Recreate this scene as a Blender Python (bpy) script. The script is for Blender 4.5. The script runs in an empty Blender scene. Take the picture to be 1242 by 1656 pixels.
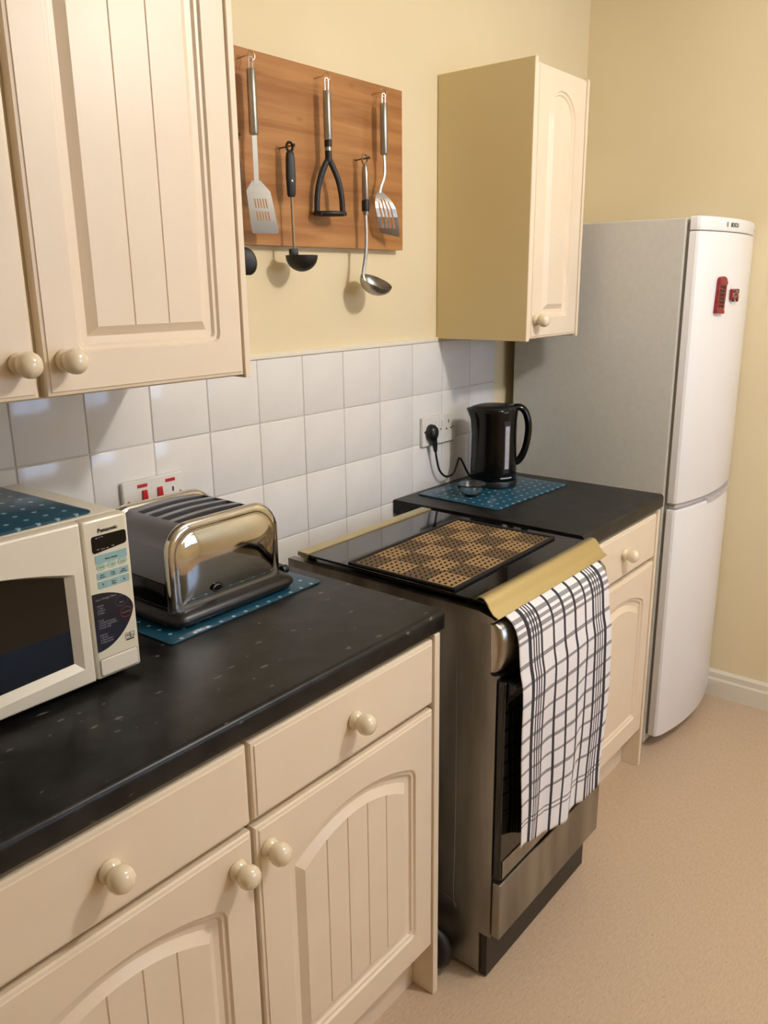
import bpy, bmesh, math, random
from mathutils import Vector, Matrix
random.seed(7)
PI = math.pi
S = bpy.context.scene
COL = S.collection

# ------------------------------------------------------------------ camera
cam_d = bpy.data.cameras.new('camera')
cam_d.sensor_fit = 'VERTICAL'
cam_d.sensor_height = 36.0
cam_d.lens = 36.0 * 1325.8 / 1656.0
cam_d.clip_start = 0.02
cam = bpy.data.objects.new('camera', cam_d)
COL.objects.link(cam)
_R = Vector((0.63039335, -0.77619444, -0.01124311))
_U = Vector((0.21434656, 0.16012667, 0.96354294))
_F = Vector((0.74609636, 0.60982099, -0.2673174))
_M = Matrix((_R, _U, -_F)).transposed().to_4x4()
_M.translation = Vector((-0.18609, -1.44891, 1.50117))
cam.matrix_world = _M
S.camera = cam

# ------------------------------------------------------------------ world, light, exposure
S.view_settings.view_transform = 'Standard'
S.view_settings.look = 'None'
S.view_settings.gamma = 1.0
S.view_settings.use_curve_mapping = False
S.view_settings.exposure = 0.0
W = bpy.data.worlds.new('daylight')
S.world = W
W.use_nodes = True
bg = W.node_tree.nodes['Background']
bg.inputs[0].default_value = (0.52, 0.68, 1.0, 1)
bg.inputs[1].default_value = 7.6

LAMP = Vector((1.46, -1.70, 2.28))
lamp_l = bpy.data.lights.new('ceiling_lamp_light', 'POINT')
lamp_l.energy = 53.0
lamp_l.color = (1.0, 0.955, 0.90)
lamp_l.shadow_soft_size = 0.06
WIN = (1.25, 2.65, 0.98, 2.12)      # window x0,x1,z0,z1 in the wall across the room
YF = -3.5                             # that wall
XL, XE, ZC = -2.7, 2.755, 2.48
pl = bpy.data.lights.new('window_portal', 'AREA')
pl.shape = 'RECTANGLE'
pl.size = WIN[1] - WIN[0]
pl.size_y = WIN[3] - WIN[2]
pl.cycles.is_portal = True
plo = bpy.data.objects.new('window_portal', pl)
plo.location = ((WIN[0] + WIN[1]) / 2, YF - 0.11, (WIN[2] + WIN[3]) / 2)
plo.rotation_euler = (PI / 2, 0, 0)   # -Z of the light looks to +Y, into the room
COL.objects.link(plo)

# ------------------------------------------------------------------ helpers
def lin(c):
    out = []
    for v in c:
        v = v / 255.0
        out.append(v / 12.92 if v <= 0.04045 else ((v + 0.055) / 1.055) ** 2.4)
    return (out[0], out[1], out[2], 1.0)

def mat(name, rgb, rough=0.5, metal=0.0, coat=0.0, spec=None, trans=0.0, ior=None, aniso=0.0):
    m = bpy.data.materials.new(name)
    m.use_nodes = True
    b = m.node_tree.nodes['Principled BSDF']
    b.inputs['Base Color'].default_value = lin(rgb)
    b.inputs['Roughness'].default_value = rough
    b.inputs['Metallic'].default_value = metal
    b.inputs['Coat Weight'].default_value = coat
    b.inputs['Coat Roughness'].default_value = 0.08
    b.inputs['Transmission Weight'].default_value = trans
    b.inputs['Anisotropic'].default_value = aniso
    if ior: b.inputs['IOR'].default_value = ior
    if spec is not None: b.inputs['Specular IOR Level'].default_value = spec
    return m

def nodes(m):
    return m.node_tree.nodes, m.node_tree.links, m.node_tree.nodes['Principled BSDF']

def add_noise(m, c1, c2, scale, stretch=(1, 1, 1), detail=4, lo=0.35, hi=0.65, bump=0.0, rough=None):
    """colour variation (grain, speckle) + fine relief from one noise"""
    N, L, b = nodes(m)
    tc = N.new('ShaderNodeTexCoord'); mp = N.new('ShaderNodeMapping')
    mp.inputs['Scale'].default_value = stretch
    nz = N.new('ShaderNodeTexNoise'); nz.inputs['Scale'].default_value = scale
    nz.inputs['Detail'].default_value = detail
    rp = N.new('ShaderNodeValToRGB')
    rp.color_ramp.elements[0].position = lo; rp.color_ramp.elements[0].color = lin(c1)
    rp.color_ramp.elements[1].position = hi; rp.color_ramp.elements[1].color = lin(c2)
    L.new(tc.outputs['Object'], mp.inputs[0]); L.new(mp.outputs[0], nz.inputs['Vector'])
    L.new(nz.outputs['Fac'], rp.inputs[0]); L.new(rp.outputs[0], b.inputs['Base Color'])
    if bump:
        bp = N.new('ShaderNodeBump'); bp.inputs['Strength'].default_value = bump
        bp.inputs['Distance'].default_value = 0.002
        L.new(nz.outputs['Fac'], bp.inputs['Height']); L.new(bp.outputs[0], b.inputs['Normal'])
    return rp

def obj(name, bm, m, parent=None, smooth=False, angle=35, kind=None):
    bmesh.ops.recalc_face_normals(bm, faces=bm.faces[:])
    me = bpy.data.meshes.new(name)
    bm.to_mesh(me); bm.free()
    if smooth:
        for p in me.polygons: p.use_smooth = True
        try: me.set_sharp_from_angle(angle=math.radians(angle))
        except Exception: pass
    me.materials.append(m)
    o = bpy.data.objects.new(name, me)
    COL.objects.link(o)
    if parent is not None: o.parent = parent
    if kind: o['kind'] = kind
    return o

def thing(name, label, cat, loc=(0, 0, 0), rz=0.0, group=None):
    o = bpy.data.objects.new(name, None)
    o.empty_display_size = 0.05
    COL.objects.link(o)
    o.location = loc; o.rotation_euler = (0, 0, rz)
    o['label'] = label; o['category'] = cat
    if group: o['group'] = group
    return o

def tag(o, label, cat, group=None):
    o['label'] = label; o['category'] = cat
    if group: o['group'] = group
    return o

def struct(name, bm, m, smooth=False):
    o = obj(name, bm, m, None, smooth); o['kind'] = 'structure'
    return o

def box(bm, x0, x1, y0, y1, z0, z1, b=0.0, seg=2):
    r = bmesh.ops.create_cube(bm, size=1.0)
    vs = r['verts']
    for v in vs:
        v.co = Vector(((x0 + x1) / 2 + v.co.x * (x1 - x0), (y0 + y1) / 2 + v.co.y * (y1 - y0), (z0 + z1) / 2 + v.co.z * (z1 - z0)))
    if b > 0:
        es = set()
        for v in vs:
            for e in v.link_edges: es.add(e)
        bmesh.ops.bevel(bm, geom=list(es), offset=b, segments=seg, profile=0.5, affect='EDGES')
    return bm

def nb(): return bmesh.new()

def bx(x0, x1, y0, y1, z0, z1, b=0.0, seg=2): return box(nb(), x0, x1, y0, y1, z0, z1, b, seg)

def lathe(bm, prof, n=24, mtx=None, cap=True):
    """prof: list of (r, h) about +Z"""
    rings = []
    for r, h in prof:
        if r < 1e-6:
            rings.append([bm.verts.new((0, 0, h))])
        else:
            rings.append([bm.verts.new((r * math.cos(2 * PI * i / n), r * math.sin(2 * PI * i / n), h)) for i in range(n)])
    for a, b in zip(rings[:-1], rings[1:]):
        for i in range(n):
            j = (i + 1) % n
            if len(a) == 1 and len(b) == 1: continue
            if len(a) == 1: bm.faces.new((a[0], b[i], b[j]))
            elif len(b) == 1: bm.faces.new((a[i], a[j], b[0]))
            else: bm.faces.new((a[i], a[j], b[j], b[i]))
    if cap:
        for r in (rings[0], rings[-1]):
            if len(r) > 1: bm.faces.new(r)
    if mtx is not None:
        vs = [v for r in rings for v in r]
        for v in vs: v.co = mtx @ v.co
    return bm

def tube(bm, pts, r, n=10, radii=None, flat=1.0, up=None):
    """swept tube; flat scales the second cross axis"""
    pts = [Vector(p) for p in pts]
    rings = []
    ref = Vector(up) if up else None
    for i, p in enumerate(pts):
        t = (pts[min(i + 1, len(pts) - 1)] - pts[max(i - 1, 0)]).normalized()
        if ref is None or abs(t.dot(ref)) > 0.98:
            ref = Vector((0, 1, 0)) if abs(t.y) < 0.9 else Vector((1, 0, 0))
        a = t.cross(ref).normalized(); b = t.cross(a).normalized()
        if not up: ref = -b if (-b).dot(ref) > 0 else b
        rr = radii[i] if radii else r
        rings.append([bm.verts.new(p + a * rr * math.cos(2 * PI * k / n) + b * rr * flat * math.sin(2 * PI * k / n)) for k in range(n)])
    for a, b in zip(rings[:-1], rings[1:]):
        for k in range(n):
            j = (k + 1) % n
            bm.faces.new((a[k], a[j], b[j], b[k]))
    bm.faces.new(rings[0]); bm.faces.new(rings[-1])
    return bm

def smooth_path(pts, k=6):
    """Catmull-Rom through points"""
    P = [Vector(p) for p in pts]
    P = [P[0] * 2 - P[1]] + P + [P[-1] * 2 - P[-2]]
    out = []
    for i in range(1, len(P) - 2):
        for s in range(k):
            t = s / k
            a, b, c, d = P[i - 1], P[i], P[i + 1], P[i + 2]
            out.append(0.5 * ((2 * b) + (c - a) * t + (2 * a - 5 * b + 4 * c - d) * t * t + (3 * b - a - 3 * c + d) * t ** 3))
    out.append(P[-2])
    return out

def prism_x(bm, poly, x0, x1):
    """polygon of (y,z) extruded along x"""
    a = [bm.verts.new((x0, y, z)) for y, z in poly]; b = [bm.verts.new((x1, y, z)) for y, z in poly]
    n = len(poly)
    for i in range(n):
        j = (i + 1) % n
        bm.faces.new((a[i], a[j], b[j], b[i]))
    bm.faces.new(a); bm.faces.new(b)
    return bm

def prism_y(bm, poly, y0, y1):
    a = [bm.verts.new((x, y0, z)) for x, z in poly]; b = [bm.verts.new((x, y1, z)) for x, z in poly]
    n = len(poly)
    for i in range(n):
        j = (i + 1) % n
        bm.faces.new((a[i], a[j], b[j], b[i]))
    bm.faces.new(a); bm.faces.new(b)
    return bm

def prism_z(bm, poly, z0, z1):
    a = [bm.verts.new((x, y, z0)) for x, y in poly]; b = [bm.verts.new((x, y, z1)) for x, y in poly]
    n = len(poly)
    for i in range(n):
        j = (i + 1) % n
        bm.faces.new((a[i], a[j], b[j], b[i]))
    bm.faces.new(a); bm.faces.new(b)
    return bm

def loft(bm, rings, cap0=True, cap1=True):
    R = [[bm.verts.new(p) for p in r] for r in rings]
    n = len(R[0])
    for a, b in zip(R[:-1], R[1:]):
        for i in range(n):
            j = (i + 1) % n
            bm.faces.new((a[i], a[j], b[j], b[i]))
    if cap0: bm.faces.new(R[0])
    if cap1: bm.faces.new(R[-1])
    return bm

def rrect(x0, x1, z0, z1, r, n=6):
    """rounded rectangle outline as (x,z) list; r = (bl, br, tr, tl)"""
    if not isinstance(r, (tuple, list)): r = (r,) * 4
    out = []
    for (cx, cz, rad, a0) in ((x0 + r[0], z0 + r[0], r[0], PI), (x1 - r[1], z0 + r[1], r[1], 1.5 * PI), (x1 - r[2], z1 - r[2], r[2], 0), (x0 + r[3], z1 - r[3], r[3], 0.5 * PI)):
        for k in range(n + 1):
            a = a0 + 0.5 * PI * k / n
            out.append((cx + rad * math.cos(a), cz + rad * math.sin(a)))
    return out

def text(name, s, size, loc, rot, m, parent, align='LEFT', sx=1.0, bold=0.0):
    c = bpy.data.curves.new(name, 'FONT')
    c.body = s; c.size = size; c.align_x = align; c.extrude = 0.00012; c.offset = bold
    c.resolution_u = 2
    t = bpy.data.objects.new(name + '_tmp', c)
    COL.objects.link(t)
    bpy.context.view_layer.update()
    me = bpy.data.meshes.new_from_object(t.evaluated_get(bpy.context.evaluated_depsgraph_get()))
    bpy.data.objects.remove(t)
    me.materials.clear(); me.materials.append(m)
    o = bpy.data.objects.new(name, me)
    COL.objects.link(o)
    o.location = loc; o.rotation_euler = rot; o.scale = (sx, 1, 1)
    o.parent = parent
    return o

# ------------------------------------------------------------------ materials
M_wall = mat('cream_wall_paint', (238, 226, 194), 0.85)
add_noise(M_wall, (232, 215, 175), (235, 219, 181), 3.0, bump=0.05)
M_ceil = mat('ceiling_paint', (226, 222, 214), 0.9)
M_tile = mat('white_glazed_tile', (233, 230, 226), 0.13)
add_noise(M_tile, (230, 226, 222), (236, 233, 230), 6.0, bump=0.03)
M_grout = mat('grey_grout', (212, 206, 198), 0.9)
M_trim = mat('white_trim', (236, 228, 208), 0.4)
M_skirt = mat('skirting_gloss', (232, 224, 208), 0.35)
M_cab = mat('cream_cabinet_foil', (236, 218, 182), 0.38)
add_noise(M_cab, (234, 216, 190), (236, 219, 194), 9.0, bump=0.02)
M_cabin = mat('cabinet_carcass', (222, 205, 165), 0.5)
M_cabshade = mat('shaded_cabinet_foil', (216, 196, 146), 0.45)  # cabinet foil with the shading of the side face put into its colour
M_knob = mat('cream_ceramic', (236, 220, 190), 0.07, coat=0.8)
M_black = mat('black_plastic', (18, 18, 19), 0.35)
M_blackg = mat('black_gloss', (8, 8, 9), 0.16, spec=0.35)
M_rubber = mat('black_nylon', (20, 20, 20), 0.5)
M_white = mat('fridge_white_enamel', (236, 234, 234), 0.22)
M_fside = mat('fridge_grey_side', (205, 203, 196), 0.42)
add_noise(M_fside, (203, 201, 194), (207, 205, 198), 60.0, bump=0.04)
M_grey = mat('grey_gasket', (150, 146, 138), 0.6)
M_lgrey = mat('pale_grey_plastic', (196, 192, 194), 0.35)
M_red = mat('red_plastic', (196, 30, 40), 0.3)
M_mred = mat('dark_red_enamel', (138, 22, 32), 0.25)
M_dred = mat('dark_red_recess', (58, 10, 14), 0.5)
M_chrome = mat('polished_chrome', (214, 210, 204), 0.06, 1.0)
M_steel = mat('brushed_steel', (176, 170, 160), 0.28, 1.0)
add_noise(M_steel, (164, 158, 148), (186, 180, 170), 10.0, stretch=(9, 9, 1), bump=0.02)
M_ustl = mat('utensil_steel', (168, 164, 156), 0.33, 1.0)
M_csteel = mat('cooker_steel', (140, 136, 130), 0.42, 1.0)
add_noise(M_csteel, (132, 127, 120), (166, 162, 156), 4.0, stretch=(4, 4, .7), detail=6, bump=0.02)
M_alu = mat('brushed_aluminium_trim', (206, 192, 150), 0.33, 1.0)
M_lid = mat('smoked_glass_lid', (14, 14, 15), 0.05, coat=0.3)
M_oglass = mat('oven_black_glass', (10, 9, 9), 0.04)
M_plinth = mat('dark_brown_plinth', (46, 38, 34), 0.5)
M_mw = mat('microwave_white', (232, 224, 206), 0.35)
M_mwp = mat('microwave_panel', (226, 218, 196), 0.3)
M_print = mat('black_print', (20, 20, 22), 0.4)
M_navy = mat('navy_print', (26, 26, 38), 0.3)
M_wprint = mat('pale_print', (150, 150, 158), 0.5)
M_tealp = mat('pale_teal_print', (146, 182, 184), 0.45)
M_greenp = mat('pale_green_print', (172, 196, 176), 0.45)
M_gauge = mat('kettle_gauge_window', (178, 178, 184), 0.2)
M_brass = mat('dark_screw', (58, 44, 34), 0.4, 0.8)
M_hook = mat('cup_hook_metal', (206, 190, 150), 0.25, 1.0)
M_glass = mat('clear_glass', (250, 252, 252), 0.02, trans=1.0, ior=1.45)
M_sock = mat('socket_white', (232, 228, 222), 0.28)
M_dark = mat('slot_darkness', (22, 18, 16), 0.7)
M_straw = mat('straw', (196, 158, 104), 0.7)
M_wblack = mat('woven_black', (20, 17, 15), 0.75)
M_upvc = mat('white_window_frame', (235, 235, 232), 0.3)

# worktop: charcoal laminate with pale flecks
M_wt = mat('charcoal_laminate', (42, 41, 41), 0.34, spec=0.28)
N, L, b = nodes(M_wt)
tc = N.new('ShaderNodeTexCoord')
n1 = N.new('ShaderNodeTexNoise'); n1.inputs['Scale'].default_value = 18; n1.inputs['Detail'].default_value = 6
r1 = N.new('ShaderNodeValToRGB')
r1.color_ramp.elements[0].position = .35; r1.color_ramp.elements[0].color = lin((14, 14, 14))
r1.color_ramp.elements[1].position = .7; r1.color_ramp.elements[1].color = lin((40, 39, 38))
mp = N.new('ShaderNodeMapping'); mp.inputs['Scale'].default_value = (30, 62, 60); mp.inputs['Rotation'].default_value = (0, 0, 0.35)
nw = N.new('ShaderNodeTexNoise'); nw.inputs['Scale'].default_value = 30
mixv = N.new('ShaderNodeMix'); mixv.data_type = 'VECTOR'; mixv.inputs[0].default_value = 0.02
vo = N.new('ShaderNodeTexVoronoi'); vo.inputs['Scale'].default_value = 1.0
r2 = N.new('ShaderNodeValToRGB')
r2.color_ramp.elements[0].position = .10; r2.color_ramp.elements[0].color = (1, 1, 1, 1)
r2.color_ramp.elements[1].position = .24; r2.color_ramp.elements[1].color = (0, 0, 0, 1)
vc = N.new('ShaderNodeSeparateColor')
th = N.new('ShaderNodeMath'); th.operation = 'GREATER_THAN'; th.inputs[1].default_value = .55
mu = N.new('ShaderNodeMath'); mu.operation = 'MULTIPLY'
mu2 = N.new('ShaderNodeMath'); mu2.operation = 'MULTIPLY'; mu2.inputs[1].default_value = .75
mx = N.new('ShaderNodeMix'); mx.data_type = 'RGBA'
mx.inputs[7].default_value = lin((118, 116, 112))
L.new(tc.outputs['Object'], n1.inputs['Vector']); L.new(n1.outputs['Fac'], r1.inputs[0])
L.new(tc.outputs['Object'], nw.inputs['Vector'])
L.new(tc.outputs['Object'], mixv.inputs[4]); L.new(nw.outputs['Color'], mixv.inputs[5])
L.new(mixv.outputs[1], mp.inputs[0]); L.new(mp.outputs[0], vo.inputs['Vector'])
L.new(vo.outputs['Color'], vc.inputs[0])
mad = N.new('ShaderNodeMath'); mad.operation = 'MULTIPLY_ADD'; mad.inputs[1].default_value = 2.6; mad.inputs[2].default_value = .7
mdd = N.new('ShaderNodeMath'); mdd.operation = 'MULTIPLY'
L.new(vc.outputs[1], mad.inputs[0]); L.new(mad.outputs[0], mdd.inputs[0]); L.new(vo.outputs['Distance'], mdd.inputs[1]); L.new(mdd.outputs[0], r2.inputs[0])
L.new(vc.outputs[0], th.inputs[0]); L.new(r2.outputs[0], mu.inputs[0]); L.new(th.outputs[0], mu.inputs[1])
L.new(mu.outputs[0], mu2.inputs[0]); L.new(mu2.outputs[0], mx.inputs[0])
L.new(r1.outputs[0], mx.inputs[6]); L.new(mx.outputs[2], b.inputs['Base Color'])

# floor: beige vinyl with streaky fleck
M_floor = mat('beige_vinyl', (200, 172, 138), 0.42)
N, L, b = nodes(M_floor)
tc = N.new('ShaderNodeTexCoord'); mp = N.new('ShaderNodeMapping'); mp.inputs['Scale'].default_value = (60, 210, 1); mp.inputs['Rotation'].default_value = (0, 0, .25)
n1 = N.new('ShaderNodeTexNoise'); n1.inputs['Scale'].default_value = 1.0; n1.inputs['Detail'].default_value = 5; n1.inputs['Roughness'].default_value = .7
r1 = N.new('ShaderNodeValToRGB')
r1.color_ramp.elements[0].position = .25; r1.color_ramp.elements[0].color = lin((186, 160, 132))
r1.color_ramp.elements[1].position = .66; r1.color_ramp.elements[1].color = lin((207, 183, 156))
n2 = N.new('ShaderNodeTexNoise'); n2.inputs['Scale'].default_value = 160; n2.inputs['Detail'].default_value = 2
r2 = N.new('ShaderNodeValToRGB')
r2.color_ramp.elements[0].position = .22; r2.color_ramp.elements[0].color = lin((150, 118, 88))
r2.color_ramp.elements[1].position = .34; r2.color_ramp.elements[1].color = (1, 1, 1, 1)
mx = N.new('ShaderNodeMix'); mx.data_type = 'RGBA'; mx.blend_type = 'MULTIPLY'; mx.inputs[0].default_value = .6
L.new(tc.outputs['Object'], mp.inputs[0]); L.new(mp.outputs[0], n1.inputs['Vector']); L.new(n1.outputs['Fac'], r1.inputs[0])
L.new(tc.outputs['Object'], n2.inputs['Vector']); L.new(n2.outputs['Fac'], r2.inputs[0])
L.new(r1.outputs[0], mx.inputs[6]); L.new(r2.outputs[0], mx.inputs[7]); L.new(mx.outputs[2], b.inputs['Base Color'])

# pine board
M_pine = mat('varnished_pine', (186, 122, 62), 0.32)
N, L, b = nodes(M_pine)
tc = N.new('ShaderNodeTexCoord'); mp = N.new('ShaderNodeMapping'); mp.inputs['Scale'].default_value = (2.0, 1, 26)
n1 = N.new('ShaderNodeTexNoise'); n1.inputs['Scale'].default_value = 1.6; n1.inputs['Detail'].default_value = 6; n1.inputs['Distortion'].default_value = .6
r1 = N.new('ShaderNodeValToRGB')
r1.color_ramp.elements[0].position = .3; r1.color_ramp.elements[0].color = lin((152, 98, 54))
r1.color_ramp.elements[1].position = .7; r1.color_ramp.elements[1].color = lin((190, 136, 84))
mp2 = N.new('ShaderNodeMapping'); mp2.inputs['Scale'].default_value = (5, 1, 9)
vo = N.new('ShaderNodeTexVoronoi'); vo.inputs['Scale'].default_value = 1.0
r2 = N.new('ShaderNodeValToRGB')
r2.color_ramp.elements[0].position = .03; r2.color_ramp.elements[0].color = lin((92, 52, 26))
r2.color_ramp.elements[1].position = .11; r2.color_ramp.elements[1].color = (1, 1, 1, 1)
mx = N.new('ShaderNodeMix'); mx.data_type = 'RGBA'; mx.blend_type = 'MULTIPLY'; mx.inputs[0].default_value = .8
L.new(tc.outputs['Object'], mp.inputs[0]); L.new(mp.outputs[0], n1.inputs['Vector']); L.new(n1.outputs['Fac'], r1.inputs[0])
L.new(tc.outputs['Object'], mp2.inputs[0]); L.new(mp2.outputs[0], vo.inputs['Vector']); L.new(vo.outputs['Distance'], r2.inputs[0])
L.new(r1.outputs[0], mx.inputs[6]); L.new(r2.outputs[0], mx.inputs[7]); L.new(mx.outputs[2], b.inputs['Base Color'])

# teal glass mats with printed pale dots
M_teal = mat('teal_dotted_glass', (24, 66, 88), 0.22)
N, L, b = nodes(M_teal)
tc = N.new('ShaderNodeTexCoord')
sc = N.new('ShaderNodeVectorMath'); sc.operation = 'MULTIPLY'; sc.inputs[1].default_value = (1 / .031, 1 / .031, 0)
fr = N.new('ShaderNodeVectorMath'); fr.operation = 'FRACTION'
sb = N.new('ShaderNodeVectorMath'); sb.operation = 'SUBTRACT'; sb.inputs[1].default_value = (.5, .5, 0)
ln = N.new('ShaderNodeVectorMath'); ln.operation = 'LENGTH'
lt = N.new('ShaderNodeMath'); lt.operation = 'LESS_THAN'; lt.inputs[1].default_value = .125
mx = N.new('ShaderNodeMix'); mx.data_type = 'RGBA'; mx.inputs[6].default_value = lin((24, 70, 92)); mx.inputs[7].default_value = lin((128, 168, 176))
L.new(tc.outputs['Object'], sc.inputs[0]); L.new(sc.outputs[0], fr.inputs[0]); L.new(fr.outputs[0], sb.inputs[0]); L.new(sb.outputs[0], ln.inputs[0])
L.new(ln.outputs['Value'], lt.inputs[0]); L.new(lt.outputs[0], mx.inputs[0]); L.new(mx.outputs[2], b.inputs['Base Color'])

# tea towel: woven check driven by UV
M_towel = mat('checked_cotton', (232, 228, 230), 0.9)
N, L, b = nodes(M_towel)
uv = N.new('ShaderNodeTexCoord'); sp = N.new('ShaderNodeSeparateXYZ')
L.new(uv.outputs['UV'], sp.inputs[0])
def stripes(lines):
    r = N.new('ShaderNodeValToRGB'); r.color_ramp.interpolation = 'CONSTANT'
    e = r.color_ramp.elements
    e[0].position = 0; e[0].color = (1, 1, 1, 1)
    e.remove(e[1])
    for p, w in lines:
        a = e.new(p - w / 2); a.color = (0, 0, 0, 1)
        a = e.new(p + w / 2); a.color = (1, 1, 1, 1)
    return r
ru = stripes([(.10, .030), (.135, .012), (.16, .012), (.185, .012), (.215, .022), (.34, .022), (.46, .022), (.58, .022), (.70, .020), (.79, .022), (.825, .012), (.85, .012), (.88, .012), (.915, .03)])
rv = stripes([(.065, .014), (.09, .014), (.115, .014), (.14, .014)] + [(.225 + .072 * k, .014) for k in range(9)] + [(.885, .009), (.905, .009), (.925, .009)][:2])
L.new(sp.outputs[0], ru.inputs[0]); L.new(sp.outputs[1], rv.inputs[0])
m1 = N.new('ShaderNodeMix'); m1.data_type = 'RGBA'; m1.inputs[6].default_value = lin((150, 146, 149)); m1.inputs[7].default_value = lin((236, 232, 233))
L.new(rv.outputs[0], m1.inputs[0])
m2 = N.new('ShaderNodeMix'); m2.data_type = 'RGBA'; m2.inputs[6].default_value = lin((52, 50, 58))
L.new(ru.outputs[0], m2.inputs[0]); L.new(m1.outputs[2], m2.inputs[7]); L.new(m2.outputs[2], b.inputs['Base Color'])
nz = N.new('ShaderNodeTexNoise'); nz.inputs['Scale'].default_value = 420
bp = N.new('ShaderNodeBump'); bp.inputs['Strength'].default_value = .25; bp.inputs['Distance'].default_value = .001
L.new(nz.outputs['Fac'], bp.inputs['Height']); L.new(bp.outputs[0], b.inputs['Normal'])

# ------------------------------------------------------------------ room shell
T = 0.10
YW = 0.006                       # plaster face behind the tiles
struct('floor', bx(XL - T, XE + T, YF - T, YW + T, -0.08, 0.0), M_floor)
struct('ceiling', bx(XL - T, XE + T, YF - T, YW + T, ZC, ZC + 0.08), M_ceil)
wall_back = struct('wall_back', bx(XL - T, XE + T, YW, YW + T, 0, ZC), M_wall)
struct('wall_right', bx(XE, XE + T, YF - T, YW, 0, ZC), M_wall)
struct('wall_left', bx(XL - T, XL, YF - T, YW, 0, ZC), M_wall)
bm = nb()
box(bm, XL, WIN[0], YF - T, YF, 0, ZC); box(bm, WIN[1], XE, YF - T, YF, 0, ZC)
box(bm, WIN[0], WIN[1], YF - T, YF, 0, WIN[2]); box(bm, WIN[0], WIN[1], YF - T, YF, WIN[3], ZC)
struct('wall_front', bm, M_wall)
# window
bm = nb()
wx0, wx1, wz0, wz1 = WIN
for (a, c, d, e) in ((wx0, wx0 + .06, wz0, wz1), (wx1 - .06, wx1, wz0, wz1), (wx0 + .06, wx1 - .06, wz0, wz0 + .06), (wx0 + .06, wx1 - .06, wz1 - .06, wz1), ((wx0 + wx1) / 2 - .035, (wx0 + wx1) / 2 + .035, wz0 + .06, wz1 - .06)):
    box(bm, a, c, YF - .085, YF - .025, d, e, .004)
win = struct('window_1', bm, M_upvc)
for (a, c) in ((wx0 + .06, (wx0 + wx1) / 2 - .035), ((wx0 + wx1) / 2 + .035, wx1 - .06)):
    obj('pane', bx(a, c, YF - .057, YF - .053, wz0 + .06, wz1 - .06), M_glass, win)
obj('window_sill', bx(wx0 - .04, wx1 + .04, YF - .02, YF + .10, wz0 - .03, wz0, .006), M_upvc, win)
# skirting
def skirt(name, poly_fn):
    bm = nb(); poly_fn(bm); return struct(name, bm, M_skirt, True)
sk = [(0, 0), (0.016, 0), (0.016, 0.066), (0.012, 0.074), (0.012, 0.094), (0.007, 0.102), (0, 0.102)]
bm = nb(); prism_y(bm, [(XE - a, h) for a, h in sk], YF, -0.02); struct('baseboard_right', bm, M_skirt)
bm = nb(); prism_x(bm, [(YF + a, h) for a, h in sk], XL, XE - .02); struct('baseboard_front', bm, M_skirt)
# grout bed + tiles
TS, ZT, XT = 0.15, 1.3357, 1.1252
obj('grout', bx(XT - 9 * TS, XT + 7 * TS, 0.0022, YW, ZT - 4 * TS, ZT), M_grout, wall_back)
g = 0.0010
tm = None
for r in range(4):
    for k in range(-9, 7):
        if r == 3 and not (-2 <= k <= 3): continue
        if tm is None:
            t = obj('tile', bx(g, TS - g, 0.0, 0.0055, g, TS - g, .0022, 3), M_tile, wall_back, True, 80)
            tm = t.data
        else:
            t = bpy.data.objects.new('tile', tm); COL.objects.link(t); t.parent = wall_back
        t.location = (XT + k * TS, random.uniform(-.0004, .0004), ZT - (r + 1) * TS)
        t.rotation_euler = (random.uniform(-.002, .002), 0, random.uniform(-.003, .003))
struct('trim_1', bx(.805, 1.849, -.003, YW, ZT, ZT + .0125, .002), M_trim)

# ------------------------------------------------------------------ cabinet parts
def knob(parent, x, y, z, s=1.0):
    prof = [(.0150, 0), (.0165, .002), (.0168, .006), (.0145, .010), (.0122, .0125), (.0135, .0155), (.0170, .020), (.0186, .0265), (.0180, .033), (.0145, .039), (.009, .0425), (.004, .0438), (0, .044)]
    bm = nb(); lathe(bm, [(r * s, h * s) for r, h in prof], 28, Matrix.Translation((x, y, z)) @ Matrix.Rotation(PI / 2, 4, 'X'))
    return obj('knob', bm, M_knob, parent, True, 60)

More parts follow.
